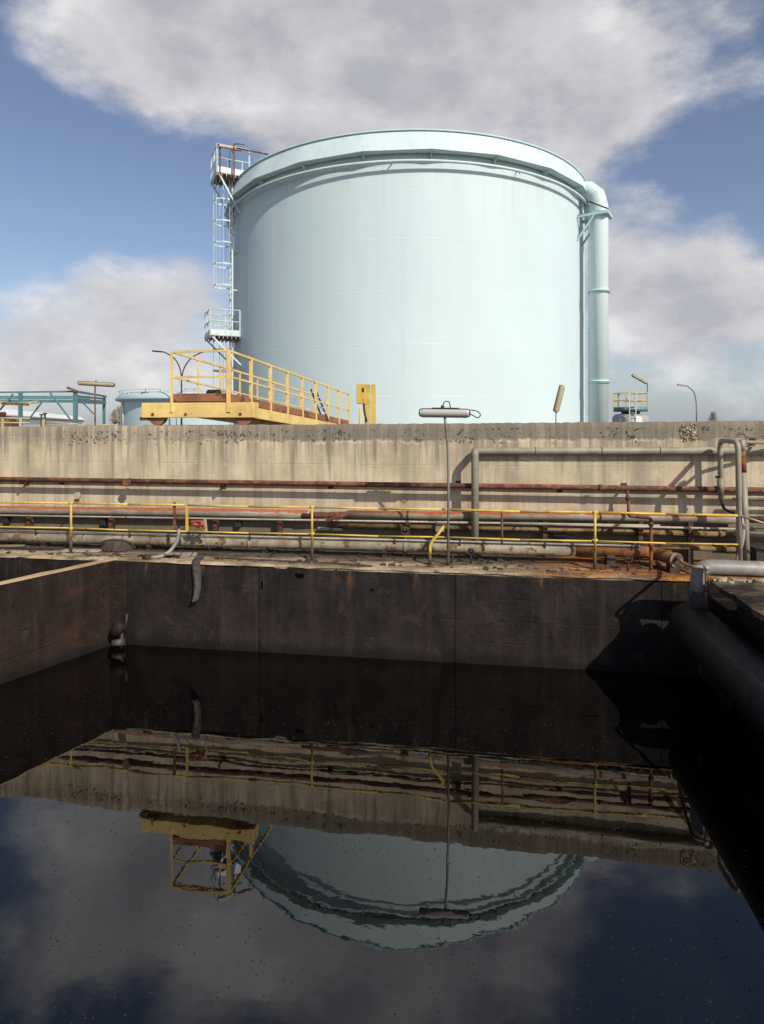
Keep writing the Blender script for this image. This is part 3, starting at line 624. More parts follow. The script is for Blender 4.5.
for px, py in ((-60, 501), (71, 503.2), (312, 507.2), (595, 512.3)):
    t_ = atY(px, py, Yr); lo = Vector((t_.x, Yr, LZ - .02)); k = LZ + .33
    MB().tube([Vector((t_.x, Yr, k)), t_], .022, 10).build('post', 'yellow_rail', root)
    MB().tube([lo, Vector((t_.x, Yr, k))], .027, 10).build('post_foot', 'post_grime', root)
    MB().box((t_.x - .07, Yr - .06, LZ), (t_.x + .07, Yr + .06, LZ + .022)).build('base_plate', 'post_grime', root)
    for zz in (t_.z, atY(px, py + 24.8 + px * .0055, Yr).z): MB().tube([Vector((t_.x - .045, Yr, zz)), Vector((t_.x + .045, Yr, zz))], .026, 10).build('tee_fitting', 'yellow_rail', root)
a, b = atY(187, 505, Yr - .004), atY(187, 531.4, Yr - .004); MB().beam(a, b, .05, .02).build('short_post', 'yellow_rail', root)
a, b = atY(502, 510, Yr + .002), atY(502, 545, Yr + .002); MB().tube([a, b], .019, 8).build('short_post', 'ochre_pipe', root)
a = atY(430, 566, Yr - .05); pts = [Vector((a.x, Yr - .05, LZ)), atY(430, 544, Yr - .05), atY(446, 524, Yr)]
root2 = root
MB().tube([pts[0], Vector((pts[0].x, pts[0].y, LZ + .2))], .0285, 10).build('post_foot', 'post_grime', root2)
MB().tube([Vector((pts[0].x, pts[0].y, LZ + .2)), pts[1], pts[2]], .028, 10, .09).build('bent_post', 'yellow_rail', root2)
# rusty H bracket on the rail
root = empty('rusty_bracket', atY(175, 531, Yr + .02), 'rusty upright steel bracket fixed behind the yellow rail next to red tape', 'bracket')
MB().beam(atY(174.5, 502, Yr + .035), atY(174.5, 532, Yr + .035), .045, .03).build('upright', 'rust', root)
MB().beam(atY(174, 517.5, Yr + .03), atY(187, 518, Yr + .03), .05, .025, Vector((0, 1, 0))).build('cross_bar', 'rust', root)
MB().beam(atY(180, 529, Yr + .03), atY(186, 529, Yr + .03), .06, .04).build('lower_lug', 'rust', root)
# red tape bundle
c = atY(198, 524, Yr + .05); root = empty('tape_bundle', c - UP * .1, 'crumpled bundle of faded red tape tied to the yellow rail', 'tape')
for i in range(9):
    q = MB(); pts = [c + Vector((random.uniform(-.16, .16), random.uniform(-.05, .05), random.uniform(-.07, .07))) for _ in range(4)]
    q.tube(pts, .022, 6, .06); q.build('tape_strip', 'red_tape' if i % 3 else 'lamp_beige', root)
MB().beam(atY(205, 519, Yr + .08), atY(206, 531, Yr + .08), .05, .02).build('backing_lath', 'lamp_beige', root)
for pl, lb in (([(196, 533), (186, 540), (180, 556)], 'thin dark wire slanting from the tape bundle towards the pale hose'), ([(192, 533), (196, 548), (190, 557)], 'thin dark wire dropping steeply from the tape bundle to the draped sheet'),
               ([(203, 533), (207, 545), (214, 556)], 'thin dark wire slanting from the tape bundle towards the small rusty box')):
    pipe_thing('loose_wire', [atY(x, y, Yr - .02) for x, y in pl], .006, 'dark_steel', lb, 'wire', .1, 6, group='wires hanging from the tape bundle')

# ------------------------------------------------------------------ lamps on poles
def tube_lamp(root, c, ax, length, rad, face, mshell='lamp_shell', n=14):
    """stadium shaped fluorescent fitting: back shell, clear cover, end caps"""
    ax = Vector(ax).normalized(); face = Vector(face); face = (face - ax * face.dot(ax)).normalized(); sd = ax.cross(face)
    def half(w, d, x0, x1, back, bulge):
        vs = []; k = 10
        for t_, sc in ((x0, .72), (x0 + .03 * length, .95), (x0 + .07 * length, 1), (x1 - .07 * length, 1), (x1 - .03 * length, .95), (x1, .72)):
            for j in range(k + 1):
                a = math.pi * j / k; vs.append(c + ax * t_ + sd * math.cos(a) * w * sc + face * (math.sin(a) * d * sc * (-1 if back else 1)))
        return vs, [(i * (k + 1) + j, i * (k + 1) + j + 1, (i + 1) * (k + 1) + j + 1, (i + 1) * (k + 1) + j) for i in range(5) for j in range(k)] + [tuple(range(k + 1)), tuple(5 * (k + 1) + j for j in range(k + 1))]
    vs, fs = half(rad, rad * .8, -length / 2, length / 2, True, 0); MB().add(vs, fs, True).build('back_shell', mshell, root)
    vs, fs = half(rad * .88, rad * .75, -length / 2 * .96, length / 2 * .96, False, 0); MB().add(vs, fs, True).build('tube_cover', 'tube_glass' if mshell != 'lamp_beige' else 'lamp_beige', root)
    m = MB(); ring = []
    for j in range(40):
        a = 2 * math.pi * j / 40; e = length / 2 - rad
        ring.append(c + ax * (math.copysign(e, math.cos(a)) + rad * math.cos(a)) + sd * rad * math.sin(a))
    ring.append(ring[0]); m.tube(ring, rad * .10, 6, cap=False); m.build('rim', 'dark_steel', root)
c = atY(444.5, 413, 10.62); foot = atY(448, 566, Yr); foot = Vector((foot.x, Yr, LZ))
root = empty('pole_lamp', foot, 'grey fluorescent lamp on a thin bent pole standing on the walkway', 'lamp')
MB().tube([foot + UP * .05, atY(448.5, 470, Yr - .18), atY(447.5, 440, Yr - .3), c + Vector((0, .02, -.05))], .022, 10, .5).build('pole', 'galvanised', root)
MB().tube([foot - UP * .01, foot + UP * .25], .03, 10).build('pole_foot', 'post_grime', root)
tube_lamp(root, c, (1, .02, -.012), .87, .076, (0, -1, -.35))
MB().tube([c + Vector((-.04, .02, .06)), c + Vector((-.03, .02, .13))], .03, 10).build('cable_gland', 'dark_steel', root)
MB().tube([c + Vector((-.03, .02, .13)), c + Vector((.0, .02, .20)), c + Vector((.08, .02, .2)), c + Vector((.10, .02, .08))], .009, 6, .07).build('cable', 'dark_steel', root)
MB().tube([c + Vector((.44, .0, .05)), c + Vector((.56, 0, .03)), c + Vector((.62, 0, -.04)), c + Vector((.56, 0, -.09)), c + Vector((.44, 0, -.02))], .009, 6, .06).build('cable_loop', 'dark_steel', root)
MB().beam(c + Vector((-.22, .03, .085)), c + Vector((.25, .03, .08)), .04, .02).build('mounting_bar', 'dark_steel', root)
MB().tube([foot + Vector((.04, 0, .05)), foot + Vector((.09, 0, .12)), foot + Vector((.07, 0, .2))], .012, 6).build('foot_hook', 'dark_steel', root)

c = atD(559, 399, 19.0); foot = Vector((atD(556, 420, 19.0).x, c.y, GZ))
root = empty('tilted_lamp', foot, 'beige fluorescent lamp tipped almost upright on a short pole behind the wall', 'lamp')
lo, hi = atD(555.8, 412, 19.0), atD(562.5, 385.5, 19.0)
MB().tube([foot, atD(556, 408, 19.03)], .022, 8).build('pole', 'galvanised', root)
tube_lamp(root, (lo + hi) / 2, hi - lo, (hi - lo).length, .11, (.75, -1, .1), 'lamp_beige')

c = atD(96, 384, 21.0); foot = Vector((atD(95, 420, 21).x, c.y, GZ))
root = empty('tee_lamp', foot, 'beige fluorescent lamp set crosswise on a thin pole near the teal frame', 'lamp')
MB().tube([foot, Vector((foot.x, foot.y, c.z))], .024, 8).build('pole', 'rust', root)
tube_lamp(root, c, RT * 1 + UP * -.055, 1.26, .075, FW * -1 + UP * -.5, 'lamp_beige')
MB().tube([c, c + UP * .12], .02, 8).build('cable_gland', 'dark_steel', root)

# ------------------------------------------------------------------ debris near the left corner
def slab(name, px, py, Y, size, rot, mat, lab, cat, tilt=(0, 0), grp=None, z=None):
    c = atY(px, py, Y); w, d, h = size; c.z = z if z is not None else LZ + h / 2
    o = MB().box((-w / 2, -d / 2, -h / 2), (w / 2, d / 2, h / 2)).build(name, mat, None, .008); o.location = c
    o.rotation_euler = (R(tilt[0]), R(tilt[1]), R(rot)); return tag(o, lab, cat, grp)
c = atZ(113, 552, LZ); root = empty('debris_lump', Vector((c.x, c.y + .12, LZ)), 'dark tarred wooden lump with wrapped sides on the pit corner', 'debris')
MB().lathe([(0, .002), (.30, 0), (.335, .03), (.33, .16), (.29, .20), (.12, .235), (0, .23)], root.location + Vector((0, .12, 0)), 9, smooth=False).build('core', 'dark_wood', root)
for k in range(5):
    a = R(200 + 32 * k); MB().beam(root.location + Vector((.335 * math.cos(a), .12 + .335 * math.sin(a), .02)), root.location + Vector((.31 * math.cos(a + .25), .12 + .31 * math.sin(a + .25), .19)), .05, .025).build('strap', 'dark_wood', root)
slab('plank', 150, 550, 11.0, (1.05, .16, .035), -8, 'old_wood', 'tapered weathered grey plank lying beside the dark lump', 'plank', (0, -3), z=LZ + .06)
slab('plank', 82, 550, 11.2, (.75, .18, .03), 4, 'pale_pipe', 'pale broken board flat on the walkway left of the dark lump', 'plank', z=LZ + .03)
slab('plank', 12, 545, 11.42, (.5, .12, .03), 12, 'old_wood', 'short brown board near a black hose on the walkway', 'plank', z=LZ + .035)
pipe_thing('black_hose', [atZ(-140, 548, LZ + .02), atZ(0, 548.3, LZ + .02), atZ(40, 549.2, LZ + .02), atZ(70, 549.5, LZ + .02)], .018, 'black_rubber', 'thin black hose lying straight along the walkway', 'hose', .2, 8)
pts = [atY(179, 529, Yr - .06), atY(178, 540, Yr - .07), atY(170, 552, Yr - .12), atZ(160, 557, LZ + .035), atZ(150, 557.5, LZ + .035)]
root = pipe_thing('bent_hose', pts, .034, 'grey_rubber', 'pale grey hose curving down from the rail to the pit corner', 'hose', .12, 10)
q = pts[-1]; MB().tube([q + Vector((-.12, .02, 0)), q + Vector((.03, 0, 0))], .055, 10).build('coupling', 'dark_rust', root)
# draped scrap of lagging
c0 = atY(195.5, 556, Y1 - .03)
g_ = []; rows_ = 9
prof = [(.10, .17, .055), (.045, .165, .05), (-.045, .10, .035), (-.06, -.1, -.02), (-.05, -.32, 0), (-.055, -.52, .0), (-.065, -.66, .0), (-.10, -.72, .0)]
prof = [(Y1 + .28, LZ + .05), (Y1 + .12, LZ + .045), (Y1 - .02, LZ + .04), (Y1 - .05, LZ - .06), (Y1 - .045, LZ - .25), (Y1 - .05, LZ - .45), (Y1 - .065, LZ - .62), (Y1 - .10, LZ - .70)]
wid = [.06, .07, .085, .095, .085, .07, .065, .05]; xo = [.02, .015, 0, .0, .02, .03, .02, .0]
m = MB(); vs = []
for (y, z), w, dx in zip(prof, wid, xo):
    for j in range(7):
        s_ = j / 6 - .5; vs.append((c0.x + dx + s_ * 2 * w * .9, y - .045 * math.cos(s_ * 5.2) + random.uniform(-.008, .008), z + .012 * math.sin(j * 2.1) + random.uniform(-.006, .006)))
m.add(vs, [(i * 7 + j, i * 7 + j + 1, (i + 1) * 7 + j + 1, (i + 1) * 7 + j) for i in range(7) for j in range(6)], True)
o = m.build('draped_sheet', 'tarry_steel'); sm = o.modifiers.new('thick', 'SOLIDIFY'); sm.thickness = .02; sb = o.modifiers.new('sub', 'SUBSURF'); sb.levels = sb.render_levels = 2
tag(o, 'stiff grey sheet of scrap draped over the pit edge, hanging down the black wall', 'scrap')
for i, (px, py, sx, sy, sz, rt, mt, lb) in enumerate((
        (158, 556, .3, .07, .05, 10, 'dark_wood', 'dark stick lying by the pale hose coupling'), (172, 557.5, .35, .05, .04, -14, 'dark_steel', 'blackened bar lying crosswise under the pale hose'),
        (186, 556, .4, .12, .05, 8, 'grey_rubber', 'flattened grey pipe scrap beside the draped sheet'), (206, 555.5, .26, .06, .035, -6, 'dark_wood', 'thin dark lath behind the draped sheet'),
        (219, 551, .1, .1, .10, 5, 'dark_rust', 'small dark rusty box on the walkway under the lowest pipe'), (130, 557, .32, .06, .03, 20, 'old_wood', 'splintered wood piece on the coping corner'),
        (120, 556.5, .22, .05, .03, -25, 'dark_wood', 'dark splinter of wood on the coping corner'), (590, 563, .28, .06, .045, 3, 'dark_rust', 'rust-brown bar lying on the orange-stained walkway'),
        (495, 568.5, .05, .05, .03, 30, 'dark_steel', 'single dark stone near the bare edge of the walkway'), (395, 549, .12, .08, .14, 0, 'dark_steel', 'dark stub bracket standing under the lowest pipe'))):
    c = atZ(px, py, LZ); slab('scrap_piece', px, py, c.y, (sx, sy, sz), rt, mt, lb, 'debris', (random.uniform(-4, 4), random.uniform(-3, 3)), z=LZ + sz / 2 + .008)
m = MB()
for i in range(900):
    X = random.uniform(-11, 5.2); Y = Y1 + .03 + random.random() ** 1.6 * 1.1; r = random.uniform(.006, .022) * (1 if random.random() < .9 else 1.8)
    a = random.random() * 6; vs = [(X + r * math.cos(a + k * 2.09) * random.uniform(.7, 1.2), Y + r * math.sin(a + k * 2.09) * random.uniform(.7, 1.2), LZ + .004) for k in range(3)] + [(X + random.uniform(-.3, .3) * r, Y + random.uniform(-.3, .3) * r, LZ + .01 + r * random.uniform(.5, 1.1))]
    m.add(vs, [(0, 1, 3), (1, 2, 3), (2, 0, 3)])
tag(m.build('gravel', 'ledge_dirt_shade'), 'loose grit and crumbs scattered over the walkway', 'gravel', kind='stuff')
m = MB()
for i in range(420):
    X = random.uniform(-11, 5.2); Y = Y1 + .12 + random.random() * 1.2; r = random.uniform(.015, .045)
    c_ = Vector((X, Y, LZ)); q = [c_ + Vector(((1 if k in (1, 2, 5, 6) else -1) * r * random.uniform(.4, 1.6), (1 if k in (2, 3, 6, 7) else -1) * r * random.uniform(.4, 1.2), -.01 if k < 4 else .01 + r * random.uniform(.2, .9))) for k in range(8)]
    m.hexa(q)
tag(m.build('rubble', 'dark_wood'), 'small dark lumps of rubble strewn under the pipes', 'rubble', kind='stuff')
# tyre-like bundle and can in the corner at the water line
c = atZ(108, 648, 0); c = Vector((-6.42, Y1 - .20, 0))
root = empty('tarred_bundle', c, 'black tarred roll wedged in the pit corner at the liquid', 'debris')
MB().tube([c + Vector((-.10, -.02, .25)), c + Vector((-.02, 0, .36)), c + Vector((.05, .02, .47))], [.09, .12, .10], 14).build('roll', 'tar_partition', root)
MB().tube([c + Vector((.10, .03, .30)), c + Vector((.13, .05, .62))], .03, 8).build('strap', 'black_rubber', root)
MB().tube([c + Vector((.02, .03, -.2)), c + Vector((.03, .05, .3))], .04, 8).build('stem', 'black_rubber', root)
o = MB().tube([c + Vector((-.085, -.05, .10)), c + Vector((.11, -.03, .13))], .062, 14).build('metal_can', 'tarry_steel'); tag(o, 'small dented bare metal can below the tarred roll in the pit corner', 'can')

# ------------------------------------------------------------------ right side: risers, U bend, tar pipe
Yu = 11.55
root = empty('loop_pipe', Vector((atY(738, 550, 11.2).x, 11.2, LZ)), 'grey-brown pipe loop with a rounded top standing against the wall', 'pipe')
t0 = atY(720, 441.5, 11.9); t1 = atY(738, 438.5, 11.12); ft = Vector((t1.x + .03, 11.12, LZ))
t0.z = t1.z = atY(730, 441, 11.5).z
bot = atY(721, 500, 11.9)
MB().tube([bot, t0, t1, ft], .045, 14, .16).build('pipe_body', 'pale_pipe', root)
MB().tube([atY(720.5, 495, 11.9), atY(720.5, 478, 11.9)], .056, 12).build('joint_collar', 'grey_pipe', root)
MB().tube([bot, atY(724, 509, 11.6), atY(733, 513, 11.4), atY(736, 512, 11.3)], .025, 8, .08).build('rubber_tail', 'black_rubber', root)
for y in (477, 488): q = atY(717.5, y, 11.76); MB().box((q.x - .03, q.y - .02, q.z - .02), (q.x + .03, q.y + .02, q.z + .02)).build('clip', 'dark_rust', root)
root = empty('riser_pipe', Vector((atY(748, 550, 11.35).x, 11.35, LZ)), 'upright grey pipe with a rust-orange band beside the pipe loop', 'pipe')
tp = atY(741.5, 439.5, 11.4); ft = Vector((atY(747, 555, 11.4).x, 11.4, LZ)); k1 = tp.lerp(ft, .09); k2 = tp.lerp(ft, .25)
MB().tube([tp, k1], .058, 14).build('grey_top', 'grey_pipe', root); MB().tube([k1, k2], .0585, 14).build('rust_band', 'orange_rust', root); MB().tube([k2, ft], .058, 14).build('lower_length', 'grey_pipe', root)
MB().tube([tp + Vector((.05, .0, -.03)), tp + Vector((.10, .25, -.05)), tp + Vector((.9, .55, -.07))], .03, 8, .1).build('side_branch', 'grey_pipe', root)
bracket(root, tp + Vector((.5, .40, -.055)), 'dark_rust')
pipe_thing('sagging_cable', [atY(737, 515, 11.15), atY(748, 518, 11.0), atY(775, 527, 10.9), atY(830, 536, 10.9)], .02, 'galvanised', 'grey-green cable sagging off the end of the yellow rail to the right', 'cable', .1, 8)
pipe_thing('hanging_cable', [atY(741, 515, 11.16), atY(744, 530, 11.12), atY(742, 546, 11.1), atY(737, 556, 11.12), Vector((atY(738, 560, 11.1).x, 11.12, LZ))], .026, 'pale_pipe', 'pale cable hanging in a curve at the foot of the pipe loop', 'cable', .12, 8)
a, b = level(735, 533, 790, 537, 11.9); b = a + (b - a) * 6
pipe_thing('stub_pipe', [a, b], .055, 'pale_pipe', 'pale low pipe running right from behind the riser', joints=[(a + Vector((.15, 0, 0)), (1, 0, 0))], jr=1.35)
bracket(bpy.data.objects['stub_pipe'], a + Vector((.4, 0, 0)), 'dark_rust')
a, b = level(690, 547.5, 735, 549.5, 11.75); a2 = atY(640, 546.5, 11.75)
root = pipe_thing('short_pipe', [a2, b], .045, 'ochre_pipe', 'stained short pipe low behind the rusted fat pipe', joints=[(atY(724, 549, 11.75), (1, 0, 0))], jr=1.4)
MB().box((a.x - .04, 11.7, LZ), (a.x + .04, 11.8, a.z - .02)).build('sleeper', 'dark_wood', root)
for (x0, y0, x1, y1, Y, r, mt, lb) in ((733, 499, 770, 499.5, 11.95, .03, 'grey_pipe', 'short grey pipe right of the riser at rust-pipe height'), (744, 494, 775, 494, 12.03, .02, 'pale_pipe', 'thin pale pipe close to the wall right of the riser'),
                                      (750, 519.5, 790, 520, 11.75, .06, 'orange_rust', 'orange rusted pipe end right of the riser'), (752, 527.5, 790, 529, 11.7, .025, 'pale_pipe', 'thin pale conduit right of the riser')):
    a, b = level(x0, y0, x1, y1, Y); b = a + (b - a) * 4; rt = pipe_thing('side_pipe', [a, b], r, mt, lb); bracket(rt, a.lerp(b, .4), 'dark_rust')
# dark clutter box at far right of ledge
slab('dark_crate', 764, 545, 11.55, (.5, .5, .42), 4, 'dark_steel', 'dark steel box standing on the walkway right of the riser', 'box', z=LZ + .21)
# tar pipe along the side wall
px_, pz_, pr_ = 3.28, 1.06, .32
root = empty('tar_pipe', Vector((px_, 5, 0)), 'huge tar-black pipe lying along the shaded side wall above the liquid', 'pipe')
MB().tube([(px_, 10.32, pz_ + .0), (px_, 10.28, pz_), (px_, 10.16, pz_), (px_, 9.95, pz_), (px_, 1.0, pz_)], [.16, .23, .29, pr_, pr_], 28).build('pipe_body', 'black_pipe', root)
for Y in (6.6, 2.5): MB().tube([(px_, Y - .04, pz_), (px_, Y + .04, pz_)], pr_ + .07, 28).build('flange', 'black_pipe', root)
for Y in (6.6,):
    for k in range(16): a = 2 * math.pi * k / 16; q = Vector((px_ + math.cos(a) * (pr_ + .045), Y, pz_ + math.sin(a) * (pr_ + .045))); MB().tube([q + Vector((0, -.06, 0)), q + Vector((0, .06, 0))], .016, 6).build('flange_bolt', 'dark_rust', root)
for Y in (9.3, 6.2, 2.2):
    m = MB(); m.box((px_ - .12, Y - .06, pz_ - pr_ - .16), (3.76, Y + .06, pz_ - pr_ + .03)); m.build('wall_bracket', 'dark_steel', root)
MB().box((px_ - .45, 6.10, pz_ - pr_ - .10), (px_ - .05, 6.35, pz_ - pr_ - .06)).build('foot_plate', 'dark_steel', root)
e0 = atY(699, 567, 9.85); ez = e0.z
root = empty('grey_elbow_pipe', Vector((e0.x, e0.y, pz_ + pr_)), 'pale grey pipe crossing the side wall and elbowing down into the tar-black pipe', 'pipe')
far = e0 + Vector((3.6, 0, -.02))
MB().tube([Vector((e0.x, e0.y, pz_ + pr_ - .05)), e0, far], .118, 20, .17, 10).build('pipe_body', 'grey_rubber', root)
MB().tube([Vector((e0.x, e0.y, pz_ + pr_ - .1)), Vector((e0.x, e0.y, pz_ + pr_ + .24))], .134, 20).build('tarred_sleeve', 'tarry_steel', root)
MB().box((5.4, e0.y - .5, 1.0), (5.6, e0.y + .1, ez - .09)).build('support_block', 'dark_wood', root)
pts = [atY(676, 559, 10.95), atY(684, 565, 10.6), atD(694, 567.5, 8.05), atD(706.5, 567.5, 8.05), atD(707.5, 606, 8.05)]
pts = [pts2[3] + Vector((.02, -.02, .04)), atY(683, 563.5, 10.35), atY(693, 567, 9.72), atY(706.5, 567.3, 9.66)]
pts.append(Vector((pts[-1].x + .01, pts[-1].y, pz_ + pr_ - .05)))
root = pipe_thing('thin_elbow_pipe', pts, .026, 'pale_pipe', 'thin pale pipe curving from the rusted flange and dropping to the tar-black pipe', fillet=.08, n=10)
MB().tube([pts[3] - UP * .04, pts[3] + UP * .03], .04, 10).build('joint_collar', 'pale_pipe', root)
MB().tube([pts[3] + Vector((.005, 0, -.07)), pts[4]], .0275, 10).build('rust_length', 'rust', root)

# ------------------------------------------------------------------ specks floating on the liquid
m = MB(); cnt = 0
while cnt < 6500:
    if cnt % 3 == 0: dx_, dy_ = random.uniform(-6.3, 2.8), 3.7 + 5.0 * random.random() ** 1.4
    X = dx_ + random.gauss(0, .22) if cnt % 3 else random.uniform(-6.5, 3.2); Y = dy_ + random.gauss(0, .12) if cnt % 3 else 3.6 + 5.6 * random.random() ** 1.6
    r = .003 + .008 * random.random() ** 3; k = 6; a = random.random() * 6
    m.add([(X + r * math.cos(a + i * 1.047), Y + r * math.sin(a + i * 1.047), .0002) for i in range(k)] + [(X, Y, .0006 + r * .55)], [(i, (i + 1) % k, k) for i in range(k)], True); cnt += 1
for X, Y in ((-4.6, 6.0), (-1.2, 7.2), (-5.1, 9.2)):
    vs = [(X + random.uniform(-.03, .03), Y + random.uniform(-.03, .03), .003) for _ in range(3)]; m.add(vs, [(0, 1, 2)])
tag(m.build('floating_specks', 'speck'), 'tiny bubbles and specks of dirt floating on the black liquid', 'specks', kind='stuff')

# ------------------------------------------------------------------ the big tank
TC = Vector((-3.25, 30.55, 0)); TR, TZ = 8.38, 14.58
def tdir(phi):            # unit outward vector; phi measured from the side facing the camera, positive to the right
    return (-FW * math.cos(phi) + RT * math.sin(phi))
root = empty('storage_tank', TC + UP * GZ, 'huge pale mint-blue cylindrical storage tank behind the concrete wall', 'tank')
tank = root
nc = 6; h = (TZ - GZ) / nc; NS = 160
for i in range(nc):
    z0, z1 = GZ + h * i, GZ + h * (i + 1); r = TR - .005 * i
    m = MB().lathe([(r, z0), (r, z1)], TC, NS); m.lathe([(r, z1), (r - .005, z1 + .001)], TC, NS)
    m.lathe([(r - .002, z1 - .03), (r + .003, z1 - .022), (r + .003, z1 - .008), (r - .002, z1)], TC, NS); 
    for k in range(14):
        a = 2 * math.pi * (k + (.5 if i % 2 else 0)) / 14 + .1; da = .012 / TR
        m.add([TC + Vector((math.cos(a + q * da), math.sin(a + q * da), 0)) * (r + w_) + UP * zz for zz in (z0 + .005, z1 - .03) for q, w_ in ((-1, -.003), (-.5, .0012), (.5, .0012), (1, -.003))], [(0, 1, 5, 4), (1, 2, 6, 5), (2, 3, 7, 6)])
    m.build('shell_course', 'tank_paint', root)
MB().lathe([(TR - .03, TZ), (TR + .06, TZ), (TR + .06, TZ + .05), (TR - .05, TZ + .05), (TR * .5, TZ + .35), (0, TZ + .5)], TC, NS).build('roof', 'tank_paint', root)
# flared fascia: round on top, straight between its brackets below
NB = 22; sub = 8; ztop, zbot, rb = TZ + .045, TZ - .74, TR + .41
ofs = R(3.65)
def poly(a):
    st = 2 * math.pi / NB; k = math.floor((a - ofs) / st); a0 = ofs + k * st; f = (a - a0) / st
    p0, p1 = Vector((math.cos(a0), math.sin(a0), 0)), Vector((math.cos(a0 + st), math.sin(a0 + st), 0)); return (p0 * (1 - f) + p1 * f) * rb
m = MB(); vs = []; n = NB * sub
for j in range(n):
    a = ofs + 1e-6 + 2 * math.pi * j / n; c_ = Vector((math.cos(a), math.sin(a), 0)); q = poly(a)
    vs += [TC + c_ * (TR + .07) + UP * ztop, TC + q * 1.0 + UP * zbot, TC + q * .997 + UP * (zbot - .02), TC + c_ * (TR + .02) + UP * (zbot - .0)]
m.add([v for i_, v in enumerate(vs) if i_ % 4 < 2], [(j * 2, j * 2 + 1, ((j + 1) % n) * 2 + 1, ((j + 1) % n) * 2) for j in range(n)], True)
m.add(vs, [(j * 4 + k, j * 4 + k + 1, ((j + 1) % n) * 4 + k + 1, ((j + 1) % n) * 4 + k) for j in range(n) for k in (1, 2)])
m.build('fascia', 'tank_paint', root)
MB().lathe([(TR + .045, ztop - .005), (TR + .12, ztop - .005), (TR + .12, ztop + .05), (TR + .045, ztop + .05)], TC, NS).build('rim_angle', 'tank_trim', root)
for k in range(NB):
    a = ofs + 2 * math.pi * k / NB; c_ = Vector((math.cos(a), math.sin(a), 0)); t_ = Vector((-c_.y, c_.x, 0)) * .012
    p = [TC + c_ * (TR - .02) + UP * (zbot - .005), TC + c_ * (rb - .03) + UP * (zbot - .008), TC + c_ * (TR - .02) + UP * (zbot - .28), TC + c_ * (TR + .06) + UP * (zbot - .26)]
    MB().add([q - t_ for q in p] + [q + t_ for q in p], [(0, 1, 3, 2), (6, 7, 5, 4), (0, 4, 5, 1), (1, 5, 7, 3), (3, 7, 6, 2)]).build('bracket', 'tank_trim', root)
# spray ring under the fascia
ringz = TZ - 1.10
ring = [TC + Vector((math.cos(2 * math.pi * j / 120), math.sin(2 * math.pi * j / 120), 0)) * (TR + .24) + UP * ringz for j in range(121)]
MB().tube(ring, .055, 10, cap=False).build('spray_ring', 'tank_paint', root)
for k in range(NB // 2):
    a = ofs + 2 * math.pi * (k * 2 + .42) / NB; c_ = Vector((math.cos(a), math.sin(a), 0)); p = TC + c_ * (TR + .24) + UP * ringz
    MB().tube([p + UP * .02, p + c_ * .01 - UP * .04, p - c_ * .04 - UP * .09], .025, 6).build('spray_nozzle', 'tank_trim', root)
    MB().beam(TC + c_ * (TR - .02) + UP * (ringz + .02), p + UP * .02, .03, .03).build('ring_hanger', 'tank_trim', root)
# riser of the spray ring (right) 
ph = R(76); p = TC + tdir(ph) * (TR + .22); m = MB()
MB().tube([p + UP * GZ, p + UP * (ringz - .1), TC + tdir(ph) * (TR + .24) + UP * ringz], .085, 12, .1).build('water_riser', 'tank_paint', root)
for z in (5.2, 8.4, 11.6): MB().beam(TC + tdir(ph) * (TR - .02) + UP * z, p + UP * z, .05, .05).build('riser_clip', 'tank_trim', root)

# vent pipe on the right
pp = atD(599, 300, 26.0); out = (Vector((pp.x, pp.y, 0)) - TC); od = out.normalized(); pc = Vector((pp.x, pp.y, 0))
vp = empty('vent_pipe', pc + UP * GZ, 'tall pale blue vent pipe with a mitred elbow at the right side of the tank', 'pipe')
zt = 13.95; rp = .375
inn = TC + od * (TR - .4) + UP * (zt + .12)
el = [pc + UP * GZ, pc + UP * (zt - .75), pc - od * .12 + UP * (zt - .28), pc - od * .42 + UP * (zt + .02), pc - od * .85 + UP * (zt + .10), inn]
MB().tube(el, rp, 24).build('pipe_body', 'tank_paint', vp)
for y in (292, 382): z = HC + (424 - y) / F * 26; MB().tube([pc + UP * (z - .06), pc + UP * (z + .06)], rp + .055, 28).build('flange', 'tank_trim', vp); MB().tube([pc + UP * (z - .012), pc + UP * (z + .012)], rp + .062, 28).build('gasket', 'galvanised', vp)
zc = HC + (424 - 216) / F * 26
MB().tube([pc + UP * (zc - .1), pc + UP * (zc + .1)], rp + .06, 28).build('collar', 'tank_trim', vp)
td = Vector((-od.y, od.x, 0))
for s_ in (-1, 1):
    o_ = td * s_ * (rp + .05)
    MB().beam(TC + od * (TR - .05) + o_ + UP * zc, pc + od * .40 + o_ + UP * zc, .09, .12).build('bracket_arm', 'tank_trim', vp)
    MB().beam(TC + od * (TR - .02) + o_ + UP * (zc - 1.0), pc - od * .1 + o_ + UP * (zc - .05), .07, .07).build('bracket_brace', 'tank_trim', vp)
MB().beam(pc + od * .42 - td * .45 + UP * zc, pc + od * .42 + td * .45 + UP * zc, .08, .12).build('bracket_end', 'tank_trim', vp)
MB().tube([TC + od * (TR + .5) - td * .7 + UP * (zc + .45), pc + od * .45 - td * .42 + UP * (zc + .10)], .03, 8).build('stay_rod', 'dark_steel', vp)

